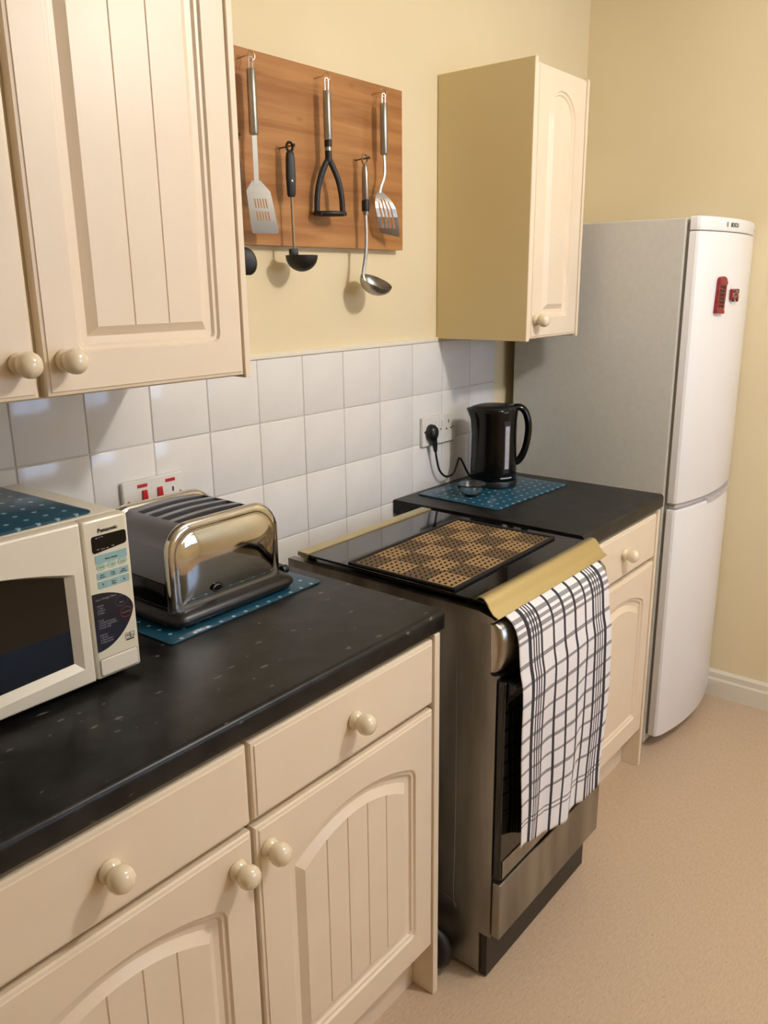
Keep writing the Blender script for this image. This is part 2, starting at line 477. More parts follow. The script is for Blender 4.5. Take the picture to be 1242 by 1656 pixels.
def door_mesh(w, h, ml, mr, mb, mt, rise=0.0, ngroove=0, t=.018, power=2.0):
    """routed door: local x 0..w, z 0..h, front face at y=0, back at y=t.  rise>0 gives an arched head.  mt = margin to the crown"""
    ow = w - ml - mr
    cols = [0, .012, .03, .06, .1]
    cols += [.1 + .8 * k / 14 for k in range(1, 14)]
    cols += [.9, .94, .97, .988, 1]
    PR = [(0, 0), (.003, .0045), (.008, .005), (.0115, .0095), (.022, .0105), (.036, .001)]
    li = PR[-1][0]
    gro = []
    for k in range(ngroove):
        xg = li + (ow - 2 * li) * (k + 1) / (ngroove + 1)
        # same column fraction on every ring: solve on the innermost ring
        for dx in (-.0016, 0, .0016):
            tt = (xg + dx - li) / (ow - 2 * li); cols.append(tt)
            if dx == 0: gro.append(tt)
    cols = sorted(cols)
    bm = nb()
    def ring(ins, dep, last=False):
        x0, x1 = ml + ins, w - mr - ins
        rad = max(0.0, .014 - ins * .9)
        bot, top = [], []
        half = (x1 - x0) / 2
        for c in cols:
            xx = x0 + (x1 - x0) * c
            s = min(xx - x0, x1 - xx)
            off = rad - math.sqrt(max(0, rad * rad - (rad - s) ** 2)) if s < rad else 0
            u = abs((xx - (x0 + x1) / 2) / half)
            crown = h - mt - ins
            zt = crown - rise * (half / (ow / 2)) * (1 - math.sqrt(max(0, 1 - (u * .985) ** 2))) if power != 2.0 else crown - rise * u * u
            d = dep + (.0022 if last and c in gro else 0)
            bot.append(bm.verts.new((xx, d, mb + ins + off)))
            top.append(bm.verts.new((xx, d, zt - off)))
        return bot + top[::-1], bot, top
    def rect(ins, dep):
        bot = [bm.verts.new((ins + (w - 2 * ins) * c, dep, ins)) for c in cols]
        top = [bm.verts.new((ins + (w - 2 * ins) * c, dep, h - ins)) for c in cols]
        return bot + top[::-1]
    R = [rect(0, t), rect(0, .006), rect(.002, .0028), rect(.0065, .0018), rect(.0075, 0)]
    for i, (a, d) in enumerate(PR):
        rr, bo, to = ring(a, d)
        R.append(rr)
    rr, bo, to = ring(PR[-1][0] + .0006, PR[-1][1], True); R.append(rr)
    n = len(R[0])
    for a, b_ in zip(R[:-1], R[1:]):
        for i in range(n):
            j = (i + 1) % n
            bm.faces.new((a[i], a[j], b_[j], b_[i]))
    for i in range(len(bo) - 1):
        bm.faces.new((bo[i], bo[i + 1], to[i + 1], to[i]))
    bm.faces.new(R[0])
    return bm

def slab_front(w, h, t=.018):
    bm = nb()
    rings = []
    for ins, d in ((0, t), (0, .006), (.002, .0028), (.0065, .0018), (.0075, 0)):
        rings.append([(ins, d, ins), (w - ins, d, ins), (w - ins, d, h - ins), (ins, d, h - ins)])
    return loft(bm, rings)

YB = -.606      # front plane of base doors
def base_cabinet(x0, x1, label, end=None, knob_side='R', end_w=.018, ng=4):
    """x0,x1: door span"""
    t = thing('base_cabinet', label, 'cabinet', ((x0 + x1) / 2, YB / 2, 0), 0, 'cream base cabinets')
    ox, oy = -(x0 + x1) / 2, -YB / 2
    def mv(o): o.location = (o.location[0] + ox, o.location[1] + oy, o.location[2]); return o
    mv(obj('carcass', bx(x0 + .002, x1 - .002, YB + .020, -.012, .13, .8535), M_cabin, t))
    mv(obj('plinth', bx(x0, x1, YB + .056, YB + .072, 0, .128), M_cab, t))
    if end:
        e0, e1 = (x1 + .001, x1 + end_w) if end == 'R' else (x0 - end_w, x0 - .001)
        mv(obj('end_panel', bx(e0, e1, YB, -.012, 0, .8535, .0012), M_cab, t))
    w = x1 - x0 - .005
    d = obj('drawer', slab_front(w, .134), M_cab, t, True, 25); d.location = (x0 + .0025, YB, .7105); mv(d)
    knob(d, w / 2, 0, .070)
    dr = obj('door', door_mesh(w, .561, .066, .058, .066, .062, .042, ng), M_cab, t, True, 25); dr.location = (x0 + .0025, YB, .136); mv(dr)
    knob(dr, .024 if knob_side == 'L' else w - .034, 0, .515)
    return t

base_cabinet(.522, .994, 'cream base cabinet with drawer and arched grooved door, ending beside the cooker', 'R', 'L')
base_cabinet(.036, .520, 'cream base cabinet with drawer and arched grooved door, below the microwave', None, 'R')
base_cabinet(1.648, 2.117, 'cream base cabinet with drawer and arched door, between cooker and fridge', 'R', 'L', ng=0)

def worktop(x0, x1, label):
    prof = [(-.004, .8545), (-.004, .8950)]
    r = .011
    for k in range(7):
        a = PI / 2 + PI / 2 * k / 6
        prof.append((YB + r - r * math.sin(a - PI / 2) * 1.0, .8950 - r + r * math.cos(a - PI / 2)))
    for k in range(4):
        a = PI / 2 * k / 3
        prof.append((YB + .006 - .006 * math.cos(a), .8545 + .006 - .006 * math.sin(a)))
    bm = nb(); prism_x(bm, prof, x0, x1)
    return tag(obj('worktop', bm, M_wt, None, True, 30), label, 'worktop')
worktop(-.46, 1.026, 'long charcoal flecked laminate worktop under the microwave and toaster')
worktop(1.628, 2.153, 'short charcoal flecked laminate worktop under the kettle, beside the fridge')

# ---- wall cabinets
YL = -.338
t = thing('wall_cabinet', 'large cream wall cabinet with two grooved rectangular doors, above the microwave', 'cabinet', (.42, -.16, 1.346))
def ch(o, par): o.location = Vector(o.location) - Vector(par.location); return o
ch(obj('carcass', bx(.030, .789, YL + .020, 0.004, 1.3475, 2.056), M_cabin, t), t)
ch(obj('end_panel', bx(.7925, .8050, YL, 0.004, 1.3455, 2.058, .001), M_cab, t), t)
for (a, c, ks) in ((.036, .4085, 'R'), (.4195, .7905, 'L')):
    d = obj('door', door_mesh(c - a, .704, .056, .050, .060, .060, 0, 2), M_cab, t, True, 25); d.location = (a, YL, 1.350); ch(d, t)
    knob(d, .032 if ks == 'L' else (c - a) - .026, 0, .051)
YR = -.297
t = thing('wall_cabinet', 'narrow cream wall cabinet with one arched door, beside the fridge', 'cabinet', (2.006, -.15, 1.3446))
ch(obj('side_panel', bx(1.849, 1.866, YR, 0.004, 1.3446, 2.0558, .001), M_cabshade, t), t)
ch(obj('carcass', bx(1.867, 2.147, YR + .020, 0.004, 1.3465, 2.054), M_cabin, t), t)
ch(obj('side_panel', bx(2.1515, 2.1635, YR, 0.004, 1.3446, 2.050, .001), M_cab, t), t)
ch(obj('edge_strip', bx(1.8495, 1.8655, YR - .0012, YR - .0001, 1.3448, 2.0556), M_cab, t), t)  # added strip keeps the panel's front edge in the plain, unshaded foil
d = obj('door', door_mesh(.280, .697, .060, .060, .056, .050, .078, 0, power=1.0), M_cab, t, True, 25); d.location = (1.870, YR, 1.350); ch(d, t)
knob(d, .028, 0, .051)

# ------------------------------------------------------------------ cooker
X0, X1 = 1.100, 1.587
ck = thing('cooker', 'freestanding stainless steel cooker with dark glass lid, between the worktops', 'cooker', ((X0 + X1) / 2, -.39, 0))
def ck_add(o): o.location = Vector(o.location) - Vector(ck.location); return o
bm = nb(); prism_x(bm, [(-.11, .012), (-.655, .012), (-.655, .118), (-.682, .118), (-.682, .742), (-.668, .748), (-.664, .858), (-.11, .858)], X0, X1)
ck_add(obj('body', bm, M_csteel, ck))
# pressed seam on the side
bm = nb(); tube(bm, smooth_path([(X0, -.20, .80), (X0, -.56, .80), (X0, -.585, .77), (X0, -.585, .20), (X0, -.56, .17), (X0, -.20, .17)], 5), .0008, 6)
ck_add(obj('side_seam', bm, M_csteel, ck, True))
ck_add(obj('plinth', bx(X0 + .006, X1 - .004, -.672, -.656, .004, .117), M_plinth, ck))
for (fx, fy) in ((X0 + .04, -.16), (X1 - .04, -.16)):
    bm = nb(); lathe(bm, [(.02, 0), (.02, .008), (.012, .012), (.012, .03)], 14, Matrix.Translation((fx, fy, 0)))
    ck_add(obj('foot', bm, M_black, ck, True))
bm = nb(); tube(bm, smooth_path([(1.070, -.330, .060), (1.064, -.470, .085), (1.060, -.560, .098), (1.058, -.592, .066), (1.060, -.575, .025), (1.064, -.480, .019), (1.070, -.330, .019)], 6), .016, 12)
ck_add(obj('supply_hose', bm, M_rubber, ck, True))
# storage drawer
ck_add(obj('drawer_front', bx(X0 + .002, X1 + .004, -.704, -.683, .122, .262, .003), M_csteel, ck))
# oven door
od = ck_add(obj('oven_door', bx(X0 + .002, X1 + .004, -.701, -.684, .272, .738, .003), M_oglass, ck))
def sub(o, par): o.location = -Vector(par.location) - Vector(par.parent.location) if par.parent else -Vector(par.location); return o
sub(obj('door_bottom_rail', bx(X0 + .010, X1 + .002, -.7035, -.7012, .275, .318, .0008), M_csteel, od), od)
hb = nb()
prism_x(hb, [(-.7015, .690), (-.7015, .734), (-.712, .731), (-.7165, .724), (-.714, .716), (-.706, .708)], X0 + .012, X1 - .035)
sub(obj('handle', hb, M_black, od, True, 30), od)
# control panel: convex, rounded ends
rings = []
for xx, s in ((X0 + .001, .55), (X0 + .004, .82), (X0 + .012, 1.0), (X1 - .010, 1.0), (X1 - .002, .82), (X1 + .002, .55)):
    ring = []
    for (y, z) in ((-.664, .752), (-.676, .752), (-.689, .762), (-.694, .79), (-.694, .82), (-.688, .846), (-.674, .857), (-.664, .857)):
        ring.append((xx, -.664 + (y + .664) * s, .8045 + (z - .8045) * (1 - (1 - s) * .08)))
    rings.append(ring)
bm = nb(); loft(bm, rings)
cp = ck_add(obj('control_panel', bm, M_steel, ck, True, 40))
for k in range(5):
    bm = nb(); lathe(bm, [(.017, 0), (.017, .006), (.0145, .012), (.013, .013), (0, .013)], 20, Matrix.Translation((X0 + .062 + k * .09, -.693, .806)) @ Matrix.Rotation(PI / 2, 4, 'X'))
    sub(obj('control_knob', bm, M_blackg, cp, True, 40), cp)
# hob
bm = nb()
prism_x(bm, [(-.106, .8585), (-.664, .8585), (-.674, .862), (-.676, .867), (-.668, .8715), (-.640, .879), (-.106, .880)], X0 - .004, X0 + .018)
prism_x(bm, [(-.106, .8585), (-.664, .8585), (-.674, .862), (-.676, .867), (-.668, .8715), (-.640, .879), (-.106, .880)], X1 - .016, X1 + .005)
prism_x(bm, [(-.640, .8585), (-.664, .8585), (-.674, .862), (-.676, .867), (-.668, .8715), (-.640, .874)], X0 + .0181, X1 - .0161)
ck_add(obj('hob_rim', bm, M_csteel, ck, True, 30))
ck_add(obj('hob_plate', bx(X0 + .019, X1 - .017, -.639, -.107, .8585, .866), M_black, ck))
for i, (px_, py_, rr) in enumerate(((1.22, -.50, .036), (1.46, -.50, .045), (1.22, -.26, .045), (1.46, -.26, .036))):
    bm = nb(); lathe(bm, [(rr, 0), (rr, .006), (rr * .8, .011), (rr * .78, .014), (0, .015)], 24, Matrix.Translation((px_, py_, .866)))
    ck_add(obj('burner', bm, M_black, ck, True))
for (xx, yy) in ((X0 + .028, -.60), (X0 + .028, -.33), (X1 - .028, -.60), (X1 - .028, -.33)):
    ck_add(obj('lid_rest', bx(xx - .006, xx + .006, yy - .008, yy + .008, .866, .8926), M_black, ck))
# lid
ld = ck_add(obj('glass_lid', bx(X0 + .002, X1 + .001, -.650, -.160, .893, .899, .0015), M_lid, ck))
bm = nb()
box(bm, X0, X1 + .003, -.166, -.134, .890, .9025, .0015)
sub(obj('lid_back_rail', bm, M_alu, ld), ld)
for xx in (X0 + .03, X1 - .05):
    sub(obj('hinge', bx(xx, xx + .03, -.140, -.112, .866, .892, .002), M_csteel, ld), ld)
prof = [(-.628, .9005), (-.634, .9065), (-.642, .9085), (-.650, .9065), (-.658, .899), (-.664, .888), (-.672, .878), (-.683, .872), (-.6835, .8705), (-.672, .8755), (-.6625, .886), (-.656, .8965), (-.649, .9040), (-.642, .9060), (-.635, .9045), (-.630, .8995)]
bm = nb(); prism_x(bm, prof, X0 - .002, X1 + .006)
sub(obj('lid_front_trim', bm, M_alu, ld, True, 50), ld)

# ------------------------------------------------------------------ woven mat on the lid
wm = thing('woven_place_mat', 'black and straw woven place mat lying on the dark cooker lid', 'place mat', (1.330, -.4255, .8992), math.radians(1.0))
HX, HY = .222, .142
bm = nb(); box(bm, -HX, HX, -HY, HY, 0, .003, .001)
obj('backing', bm, M_wblack, wm)
bm = nb()
for (a, c, d, e) in ((-HX, HX, -HY, -HY + .008), (-HX, HX, HY - .008, HY), (-HX, -HX + .008, -HY, HY), (HX - .008, HX, -HY, HY)):
    box(bm, a, c, d, e, .001, .0062, .0018)
obj('border', bm, M_wblack, wm, True)
bm = nb()
nx, ny = 54, 35
px_, py_ = (2 * HX - .02) / nx, (2 * HY - .02) / ny
for i in range(nx):
    for j in range(ny):
        dense = ((i // 9) + (j // 9)) % 2 == 0
        if (i + j) % 2 == 0: fx, fy = .5, (.09 if not dense else .27)
        else: fx, fy = (.09 if not dense else .27), .5
        if i % 2 and j % 2: continue
        cx = -HX + .01 + (i + .5) * px_; cy = -HY + .01 + (j + .5) * py_
        box(bm, cx - fx * px_, cx + fx * px_, cy - fy * py_, cy + fy * py_, .0026, .0034 if (i + j) % 2 else .0032)
obj('straw_weave', bm, M_straw, wm, kind='stuff')

# ------------------------------------------------------------------ tea towel hanging over the front
NU, NV = 60, 90
prof = [(-.660, .8748), (-.670, .8722), (-.680, .8670), (-.690, .8605), (-.700, .848), (-.706, .834), (-.7105, .815), (-.7135, .78), (-.7165, .75), (-.7205, .725), (-.7215, .69), (-.720, .62), (-.718, .52), (-.716, .42), (-.715, .36), (-.715, .300)]
pp = smooth_path([(0, y, z) for y, z in prof], 8)
cum = [0]
for a, c in zip(pp[:-1], pp[1:]): cum.append(cum[-1] + (c - a).length)
def along(s):
    s *= cum[-1]
    for i in range(len(cum) - 1):
        if cum[i + 1] >= s:
            f = (s - cum[i]) / max(1e-9, cum[i + 1] - cum[i]); return pp[i].lerp(pp[i + 1], f)
    return pp[-1]
bm = nb(); uvl = bm.loops.layers.uv.new('UVMap')
G = []
for j in range(NV + 1):
    v = j / NV
    p = along(v)
    row = []
    hang = max(0.0, (v - .22) / .78)
    for i in range(NU + 1):
        u = i / NU
        xl = 1.126 + .008 * hang; xr = 1.540 + .010 * math.sin(hang * PI) + .006 * hang
        xx = xl + (xr - xl) * u
        fold = .007 * hang * math.sin(u * 2 * PI * 2.2 + .6 + hang * .8) + .003 * hang * math.sin(u * 2 * PI * 5 + 1 + 2 * hang)
        dz = (.050 * (1 - u) ** 2 - .014 * math.sin(u * PI) + .004 * math.sin(u * 21)) * hang ** 1.5
        edge = -.012 * hang * max(0, (u - .86) / .14) ** 2
        yy = p.y - abs(.004 * hang) - max(-.006 if True else 0, fold) * .9 - .004 - edge * .5
        row.append(bm.verts.new((xx + .006 * hang * math.sin(v * 9 + u * 3), min(yy, p.y - .0005), p.z + dz)))
    G.append(row)
for j in range(NV):
    for i in range(NU):
        f = bm.faces.new((G[j][i], G[j][i + 1], G[j + 1][i + 1], G[j + 1][i]))
        for l, (uu, vv) in zip(f.loops, ((i, j), (i + 1, j), (i + 1, j + 1), (i, j + 1))): l[uvl].uv = (uu / NU, vv / NV)
tw = obj('tea_towel', bm, M_towel, None, True, 180)
sm = tw.modifiers.new('thickness', 'SOLIDIFY'); sm.thickness = .0010; sm.offset = 1
tag(tw, 'white tea towel with black and grey checks hanging over the oven door', 'tea towel')

# ------------------------------------------------------------------ fridge freezer
FX0, FX1 = 2.2376, 2.742
fg = thing('fridge_freezer', 'tall white fridge freezer with grey side, standing in the corner', 'fridge', ((FX0 + FX1) / 2, -.31, 0))
def fa(o): o.location = Vector(o.location) - Vector(fg.location); return o
fa(obj('body', bx(FX0, FX1, -.576, -.035, .018, 1.673, .004), M_fside, fg))
fa(obj('gasket', bx(FX0 + .008, FX1 - .008, -.586, -.5765, .05, 1.66), M_grey, fg))
for (xx, yy) in ((FX0 + .03, -.55), (FX1 - .03, -.55), (FX0 + .03, -.08), (FX1 - .03, -.08)):
    bm = nb(); lathe(bm, [(.016, 0), (.016, .006), (.010, .008), (.010, .018)], 12, Matrix.Translation((xx, yy, 0)))
    fa(obj('foot', bm, M_lgrey, fg, True))
def front_y(x):
    u = (x - (FX0 + FX1) / 2) / ((FX1 - FX0) / 2)
    return -.617 - .036 * (1 - u * u)
def fdoor(z0, z1, name, inset=0.0, m=M_white):
    top = []
    xs = [FX0 + inset + (FX1 - FX0 - 2 * inset) * k / 20 for k in range(21)]
    poly = [(FX0 + inset, -.587 + 0)] + [(FX0 + inset, -.606)] + [(FX0 + inset + .004, -.6135)]
    poly += [(x, front_y(x) + inset) for x in xs[1:-1]]
    poly += [(FX1 - inset - .004, -.6135), (FX1 - inset, -.606), (FX1 - inset, -.587)]
    rings = []
    for z, ins in ((z0, .004), (z0 + .002, .001), (z0 + .006, 0), (z1 - .006, 0), (z1 - .002, .001), (z1, .004)):
        rings.append([(min(max(x, FX0 + inset + ins), FX1 - inset - ins), max(y, -10) + (ins if y < -.6 else 0), z) for x, y in poly])
    bm = nb(); loft(bm, rings)
    return fa(obj(name, bm, m, fg, True, 20))
dl = fdoor(.050, .826, 'freezer_door')
du = fdoor(.846, 1.636, 'fridge_door')
dc = fdoor(1.638, 1.676, 'door_top_cap')
fdoor(.828, .845, 'handle_recess', .010, M_lgrey)
bm = nb()
gx = [2.42 + .32 * k / 8 for k in range(9)]
gx = [x for x in gx if x < FX1 - .004]
poly = [(x, front_y(x) - .002) for x in gx] + [(x, front_y(x) + .012) for x in reversed(gx)]
prism_z(bm, poly, .818, .834)
sub(obj('grip', bm, M_lgrey, dl), dl)
sub(obj('top_hinge_cover', bx(2.66, 2.735, -.615, -.585, 1.6765, 1.682, .002), M_grey, dc), dc)
nx_ = lambda x: math.atan2(-.036 * -2 * ((x - (FX0 + FX1) / 2) / ((FX1 - FX0) / 2)) / ((FX1 - FX0) / 2), 1)
def on_front(x, lift=.0004):
    return (x, front_y(x) - lift)
def ftext(s, size, x, z, par, m, bold=0.0):
    slope = (front_y(x + .01) - front_y(x - .01)) / .02
    o = text('lettering', s, size, (0, 0, 0), (PI / 2, 0, math.atan(slope)), m, par, 'CENTER', 1.0, bold)
    o.location = Vector((x, front_y(x) - .0006, z)) - Vector(par.location) - Vector(fg.location)
    return o
ftext('BOSCH', .017, 2.425, 1.651, dc, M_print, .0004)
bm = nb()
ex = 2.375
tube(bm, [(ex + .006 * math.cos(a), front_y(ex) - .0008, 1.657 + .007 * math.sin(a)) for a in [2 * PI * k / 16 for k in range(17)]], .0008, 6)
box(bm, ex - .003, ex + .003, front_y(ex) - .0014, front_y(ex) + .001, 1.6535, 1.6605)
sub(obj('emblem', bm, M_grey, dc), dc)
for k in range(2):
    xx = 2.688 + k * .014
    sub(obj('model_mark', bx(xx, xx + .010, front_y(xx + .005) - .0008, front_y(xx + .005) + .002, 1.651, 1.656), M_grey, dc), dc)

# magnets
def frame_at(x, z):
    slope = (front_y(x + .01) - front_y(x - .01)) / .02
    return (x, front_y(x) - .0003, z), math.atan(slope)
loc, rz = frame_at(2.362, 1.461)
mg = thing('phone_box_magnet', 'red telephone box shaped magnet on the white fridge door', 'magnet', loc, rz)
mg.rotation_euler = (0, math.radians(4), rz)
hw, hh = .023, .052
poly = [(-hw, -hh), (hw, -hh), (hw, hh - .012)] + [(hw * math.cos(a), hh - .012 + .012 * math.sin(a)) for a in [PI * k / 8 for k in range(1, 8)]] + [(-hw, hh - .012)]
bm = nb(); prism_y(bm, poly, -.010, 0)
obj('booth', bm, M_mred, mg)
for i in range(3):
    for j in range(6):
        obj('pane', bx(-.0165 + i * .0115, -.0165 + i * .0115 + .0095, -.0108, -.0098, -.036 + j * .0108, -.036 + j * .0108 + .008), M_dred, mg)
obj('roof_band', bx(-hw - .001, hw + .001, -.0118, -.001, hh - .021, hh - .013, .001), M_mred, mg)
obj('base_step', bx(-hw - .001, hw + .001, -.0118, -.001, -hh - .001, -hh + .008, .001), M_mred, mg)
loc, rz = frame_at(2.462, 1.459)
mg = thing('bus_magnet', 'small red double decker bus magnet beside the telephone box magnet', 'magnet', loc, rz)
obj('bus_body', bx(-.031, .031, -.009, 0, -.014, .018, .003), M_mred, mg)
for j, z in enumerate((-.001, .008)):
    for i in range(4):
        obj('bus_window', bx(-.026 + i * .0135, -.026 + i * .0135 + .010, -.0098, -.0088, z, z + .0055), M_dred if (i + j) % 3 else M_wprint, mg)
for xx in (-.018, .018):
    bm = nb(); lathe(bm, [(.0065, 0), (.0065, .004), (0, .004)], 16, Matrix.Translation((xx, -.006, -.0135)) @ Matrix.Rotation(PI / 2, 4, 'X'))
    obj('wheel', bm, M_dred, mg, True)

# ------------------------------------------------------------------ dotted teal mats
def teal_mat(label, cx, cy, z, sx, sy, rz):
    bm = nb()
    rings = []
    for zz, ins in ((0, .001), (.001, 0), (.003, 0), (.004, .001)):
        rings.append([(x, y, zz) for x, y in rrect(-sx / 2 + ins, sx / 2 - ins, -sy / 2 + ins, sy / 2 - ins, .009, 5)])
    loft(bm, rings)
    o = obj('glass_mat', bm, M_teal, None, True, 40)
    o.location = (cx, cy, z); o.rotation_euler = (0, 0, math.radians(rz))
    return tag(o, label, 'mat', 'teal dotted glass mats')
ZW = .8952
teal_mat('teal glass mat with pale dots under the toaster', .793, -.172, ZW, .395, .290, 1.6)
teal_mat('teal glass mat with pale dots under the kettle and glass bowl', 1.900, -.176, ZW, .385, .285, -2.5)
teal_mat('teal glass mat with pale dots lying on the microwave', .268, -.200, 1.1685, .395, .285, 2.2)

# ------------------------------------------------------------------ microwave
MX0, MX1, MY0, MY1, MZ0, MZ1 = .055, .511, -.364, -.045, .909, 1.168
mw = thing('microwave', 'cream white microwave oven with dark window and button panel on the worktop', 'microwave', ((MX0 + MX1) / 2, -.2, .8955))
def ma(o): o.location = Vector(o.location) - Vector(mw.location); return o
def msub(o, par): o.location = Vector(o.location) - Vector(par.location) - Vector(mw.location); return o
ma(obj('case', bx(MX0, MX1 - .001, MY0 + .020, MY1, MZ0, MZ1, .006, 3), M_mw, mw, True, 40))
for (xx, yy) in ((MX0 + .04, MY0 + .05), (MX1 - .04, MY0 + .05), (MX0 + .04, MY1 - .04), (MX1 - .04, MY1 - .04)):
    bm = nb(); lathe(bm, [(.014, 0), (.014, .014)], 14, Matrix.Translation((xx, yy, .8955)))
    ma(obj('foot', bm, M_black, mw, True))
SPL = .4315
# door: frame of ring shapes around the window
def door_ring(ins, y, wz0=None, wz1l=None, wz1r=None):
    pass
bm = nb()
nseg = 14
def topz(x):            # lower edge of the upper door field: dips to the right
    u = (x - MX0) / (SPL - MX0)
    return 1.122 - .045 * max(0, (u - .25) / .75) ** 2.2
xs = [MX0 + .045 + (.399 - MX0 - .045) * k / nseg for k in range(nseg + 1)]
inner_b = [(x, .950 - .012 * (1 - k / nseg) ) for k, x in enumerate(xs)]
inner_t = [(x, topz(x)) for x in xs]
outer_b = [(MX0 + (SPL - .0012 - MX0) * k / nseg, MZ0) for k in range(nseg + 1)]
outer_t = [(MX0 + (SPL - .0012 - MX0) * k / nseg, MZ1 - .001) for k in range(nseg + 1)]
def R_(b_, t_, y, ins=0.0):
    cx = (MX0 + SPL) / 2; cz = (MZ0 + MZ1) / 2
    return [(x + (ins if x < cx else -ins) * (abs(x - cx) > .17), y, z + ins) for x, z in b_] + [(x + (ins if x < cx else -ins) * (abs(x - cx) > .17), y, z - ins) for x, z in reversed(t_)]
mid_b = [(MX0 + .03 + (.412 - MX0 - .03) * k / nseg, .937 - .018 * (1 - k / nseg)) for k in range(nseg + 1)]
mid_t = [(MX0 + .03 + (.412 - MX0 - .03) * k / nseg, topz(x) + .003) for k, (x, z) in enumerate(inner_t)]
loft(bm, [R_(outer_b, outer_t, MY0 + .0195), R_(outer_b, outer_t, MY0 + .005), R_(outer_b, outer_t, MY0 + .0015, .0015), R_(outer_b, outer_t, MY0, .004),
          R_(mid_b, mid_t, MY0 - .001), R_(inner_b, inner_t, MY0 + .008)], True, False)
dmw = ma(obj('door', bm, M_mw, mw, True, 25))
bm = nb()
loft(bm, [R_(inner_b, inner_t, MY0 + .0085, -.002), R_(inner_b, inner_t, MY0 + .0065, -.001)])
msub(obj('window', bm, M_oglass, dmw), dmw)
# control panel
bm = nb()
rings = []
for y, ins in ((MY0 + .0195, 0), (MY0 + .005, 0), (MY0 + .0015, .0015), (MY0, .004)):
    rings.append([(x, y, z) for x, z in rrect(SPL + ins, MX1 - ins, MZ0 + ins, MZ1 - .001 - ins, .004, 3)])
loft(bm, rings)
pn = ma(obj('control_panel', bm, M_mwp, mw, True, 25))
PY = MY0
def plate(name, poly, m, d=.0006, par=None):
    bm = nb(); prism_y(bm, poly, PY - d, PY + .0004)
    return msub(obj(name, bm, m, par or pn), par or pn)
disp = rrect(.4455, .5050, 1.114, 1.1405, .004, 4)
disp = [(x, z + (.006 * max(0, (x - .4455) / .0595) if z < 1.12 else 0) - (.004 * math.sin(PI * (x - .4455) / .0595) if z < 1.12 else 0)) for x, z in disp]
plate('display', disp, M_blackg, .0008)
plate('keypad_strip', rrect(.4485, .5035, 1.096, 1.110, .002, 3), M_tealp)
for k in range(3):
    cx = .4575 + k * .0185
    plate('round_key', [(cx + .0082 * math.cos(a), 1.0905 + k * .0004 + .0058 * math.sin(a)) for a in [2 * PI * q / 20 for q in range(20)]], M_greenp, .0009)
plate('keypad_strip', rrect(.4485, .5035, 1.0705, 1.0820, .002, 3), M_tealp)
ks = rrect(.4485, .5035, 1.0565, 1.0680, .002, 3)
ks = [(x, z - (.004 * math.sin(PI * (x - .4485) / .055) if z < 1.06 else 0)) for x, z in ks]
plate('keypad_strip', ks, M_tealp)
for r, zz in enumerate((1.0703, 1.0563)):
    for xx in (.4665, .4850): plate('key_gap', [(xx - .0003, zz), (xx + .0003, zz), (xx + .0003, zz + .0115), (xx - .0003, zz + .0115)], M_mwp, .0007)
# black leaf shaped menu field
leaf = [(.4365, 1.0505)]
for k in range(1, 17):
    a = k / 16
    leaf.append((.4365 + .0690 * math.sin(a * PI / 2), 1.0505 - .0385 * (1 - math.cos(a * PI / 2))))
for k in range(1, 17):
    a = k / 16
    leaf.append((.5055 - .0690 * (1 - math.cos(a * PI / 2)) ** .9, 1.012 - .057 * math.sin(a * PI / 2) ** 1.2))
plate('menu_field', leaf, M_navy, .0007)
def ring_mark(cx, cz, rx, rz_, m):
    bm = nb(); tube(bm, [(cx + rx * math.cos(a), PY - .0009, cz + rz_ * math.sin(a)) for a in [2 * PI * q / 28 for q in range(29)]], .0006, 6)
    msub(obj('button_ring', bm, m, pn), pn)
ring_mark(.4855, 1.0275, .0105, .0085, mat('blue_ring', (70, 72, 110), .4))
ring_mark(.4920, 1.0065, .0105, .0080, mat('red_ring', (140, 40, 48), .4))
def mtext(s, size, x, z, m, bold=0.0, align='LEFT'):
    o = text('lettering', s, size, (0, 0, 0), (PI / 2, 0, 0), m, pn, align, 1.0, bold)
    o.location = Vector((x, PY - .0009, z)) - Vector(pn.location) - Vector(mw.location)
    return o
mtext('Panasonic', .0088, .4745, 1.1450, M_print, .0002, 'CENTER')
mtext('Start', .0040, .4855, 1.0240, M_wprint, 0, 'CENTER')
mtext('Stop/Cancel', .0032, .4920, 1.0055, M_wprint, 0, 'CENTER')
mtext('Micro Power', .0042, .4760, 1.1005, M_print, 0, 'CENTER')
for k, s in enumerate(('10 min', '1 min', '10 sec')): mtext(s, .0034, .4575 + k * .0185, 1.0893, M_print, 0, 'CENTER')
for k, s in enumerate(('Auto\nReheat', 'Auto\nCook', 'Auto\nDefrost')): mtext(s, .0034, .4575 + k * .0185, 1.0768, M_print, 0, 'CENTER')
mtext('Timer\nClock', .0034, .4760, 1.0622, M_print, 0, 'CENTER')
for k in (0, 2):
    plate('key_dot', [(.4575 + k * .0185 + .0011 * math.cos(a), 1.0628 - k * .0008 + .0013 * math.sin(a)) for a in [2 * PI * q / 12 for q in range(12)]], M_print, .0009)
    zz = 1.0585 if k == 0 else 1.0645
    plate('key_mark', [(.4555 + k * .0185, zz), (.4595 + k * .0185, zz), (.4595 + k * .0185, zz + .0012), (.4555 + k * .0185, zz + .0012)], M_wprint, .0009)
for (a, c, z0) in ((.4525, .4560, 1.1365), (.4580, .4605, 1.1370), (.4620, .4650, 1.1372), (.4530, .4570, 1.1185), (.4600, .4670, 1.1180), (.4690, .4730, 1.1180), (.4780, .4830, 1.1190)):
    plate('display_mark', [(a, z0), (c, z0), (c, z0 + .0012), (a, z0 + .0012)], M_wprint, .0011)
mtext('Auto Weight Menu', .0046, .4415, 1.0385, M_wprint)
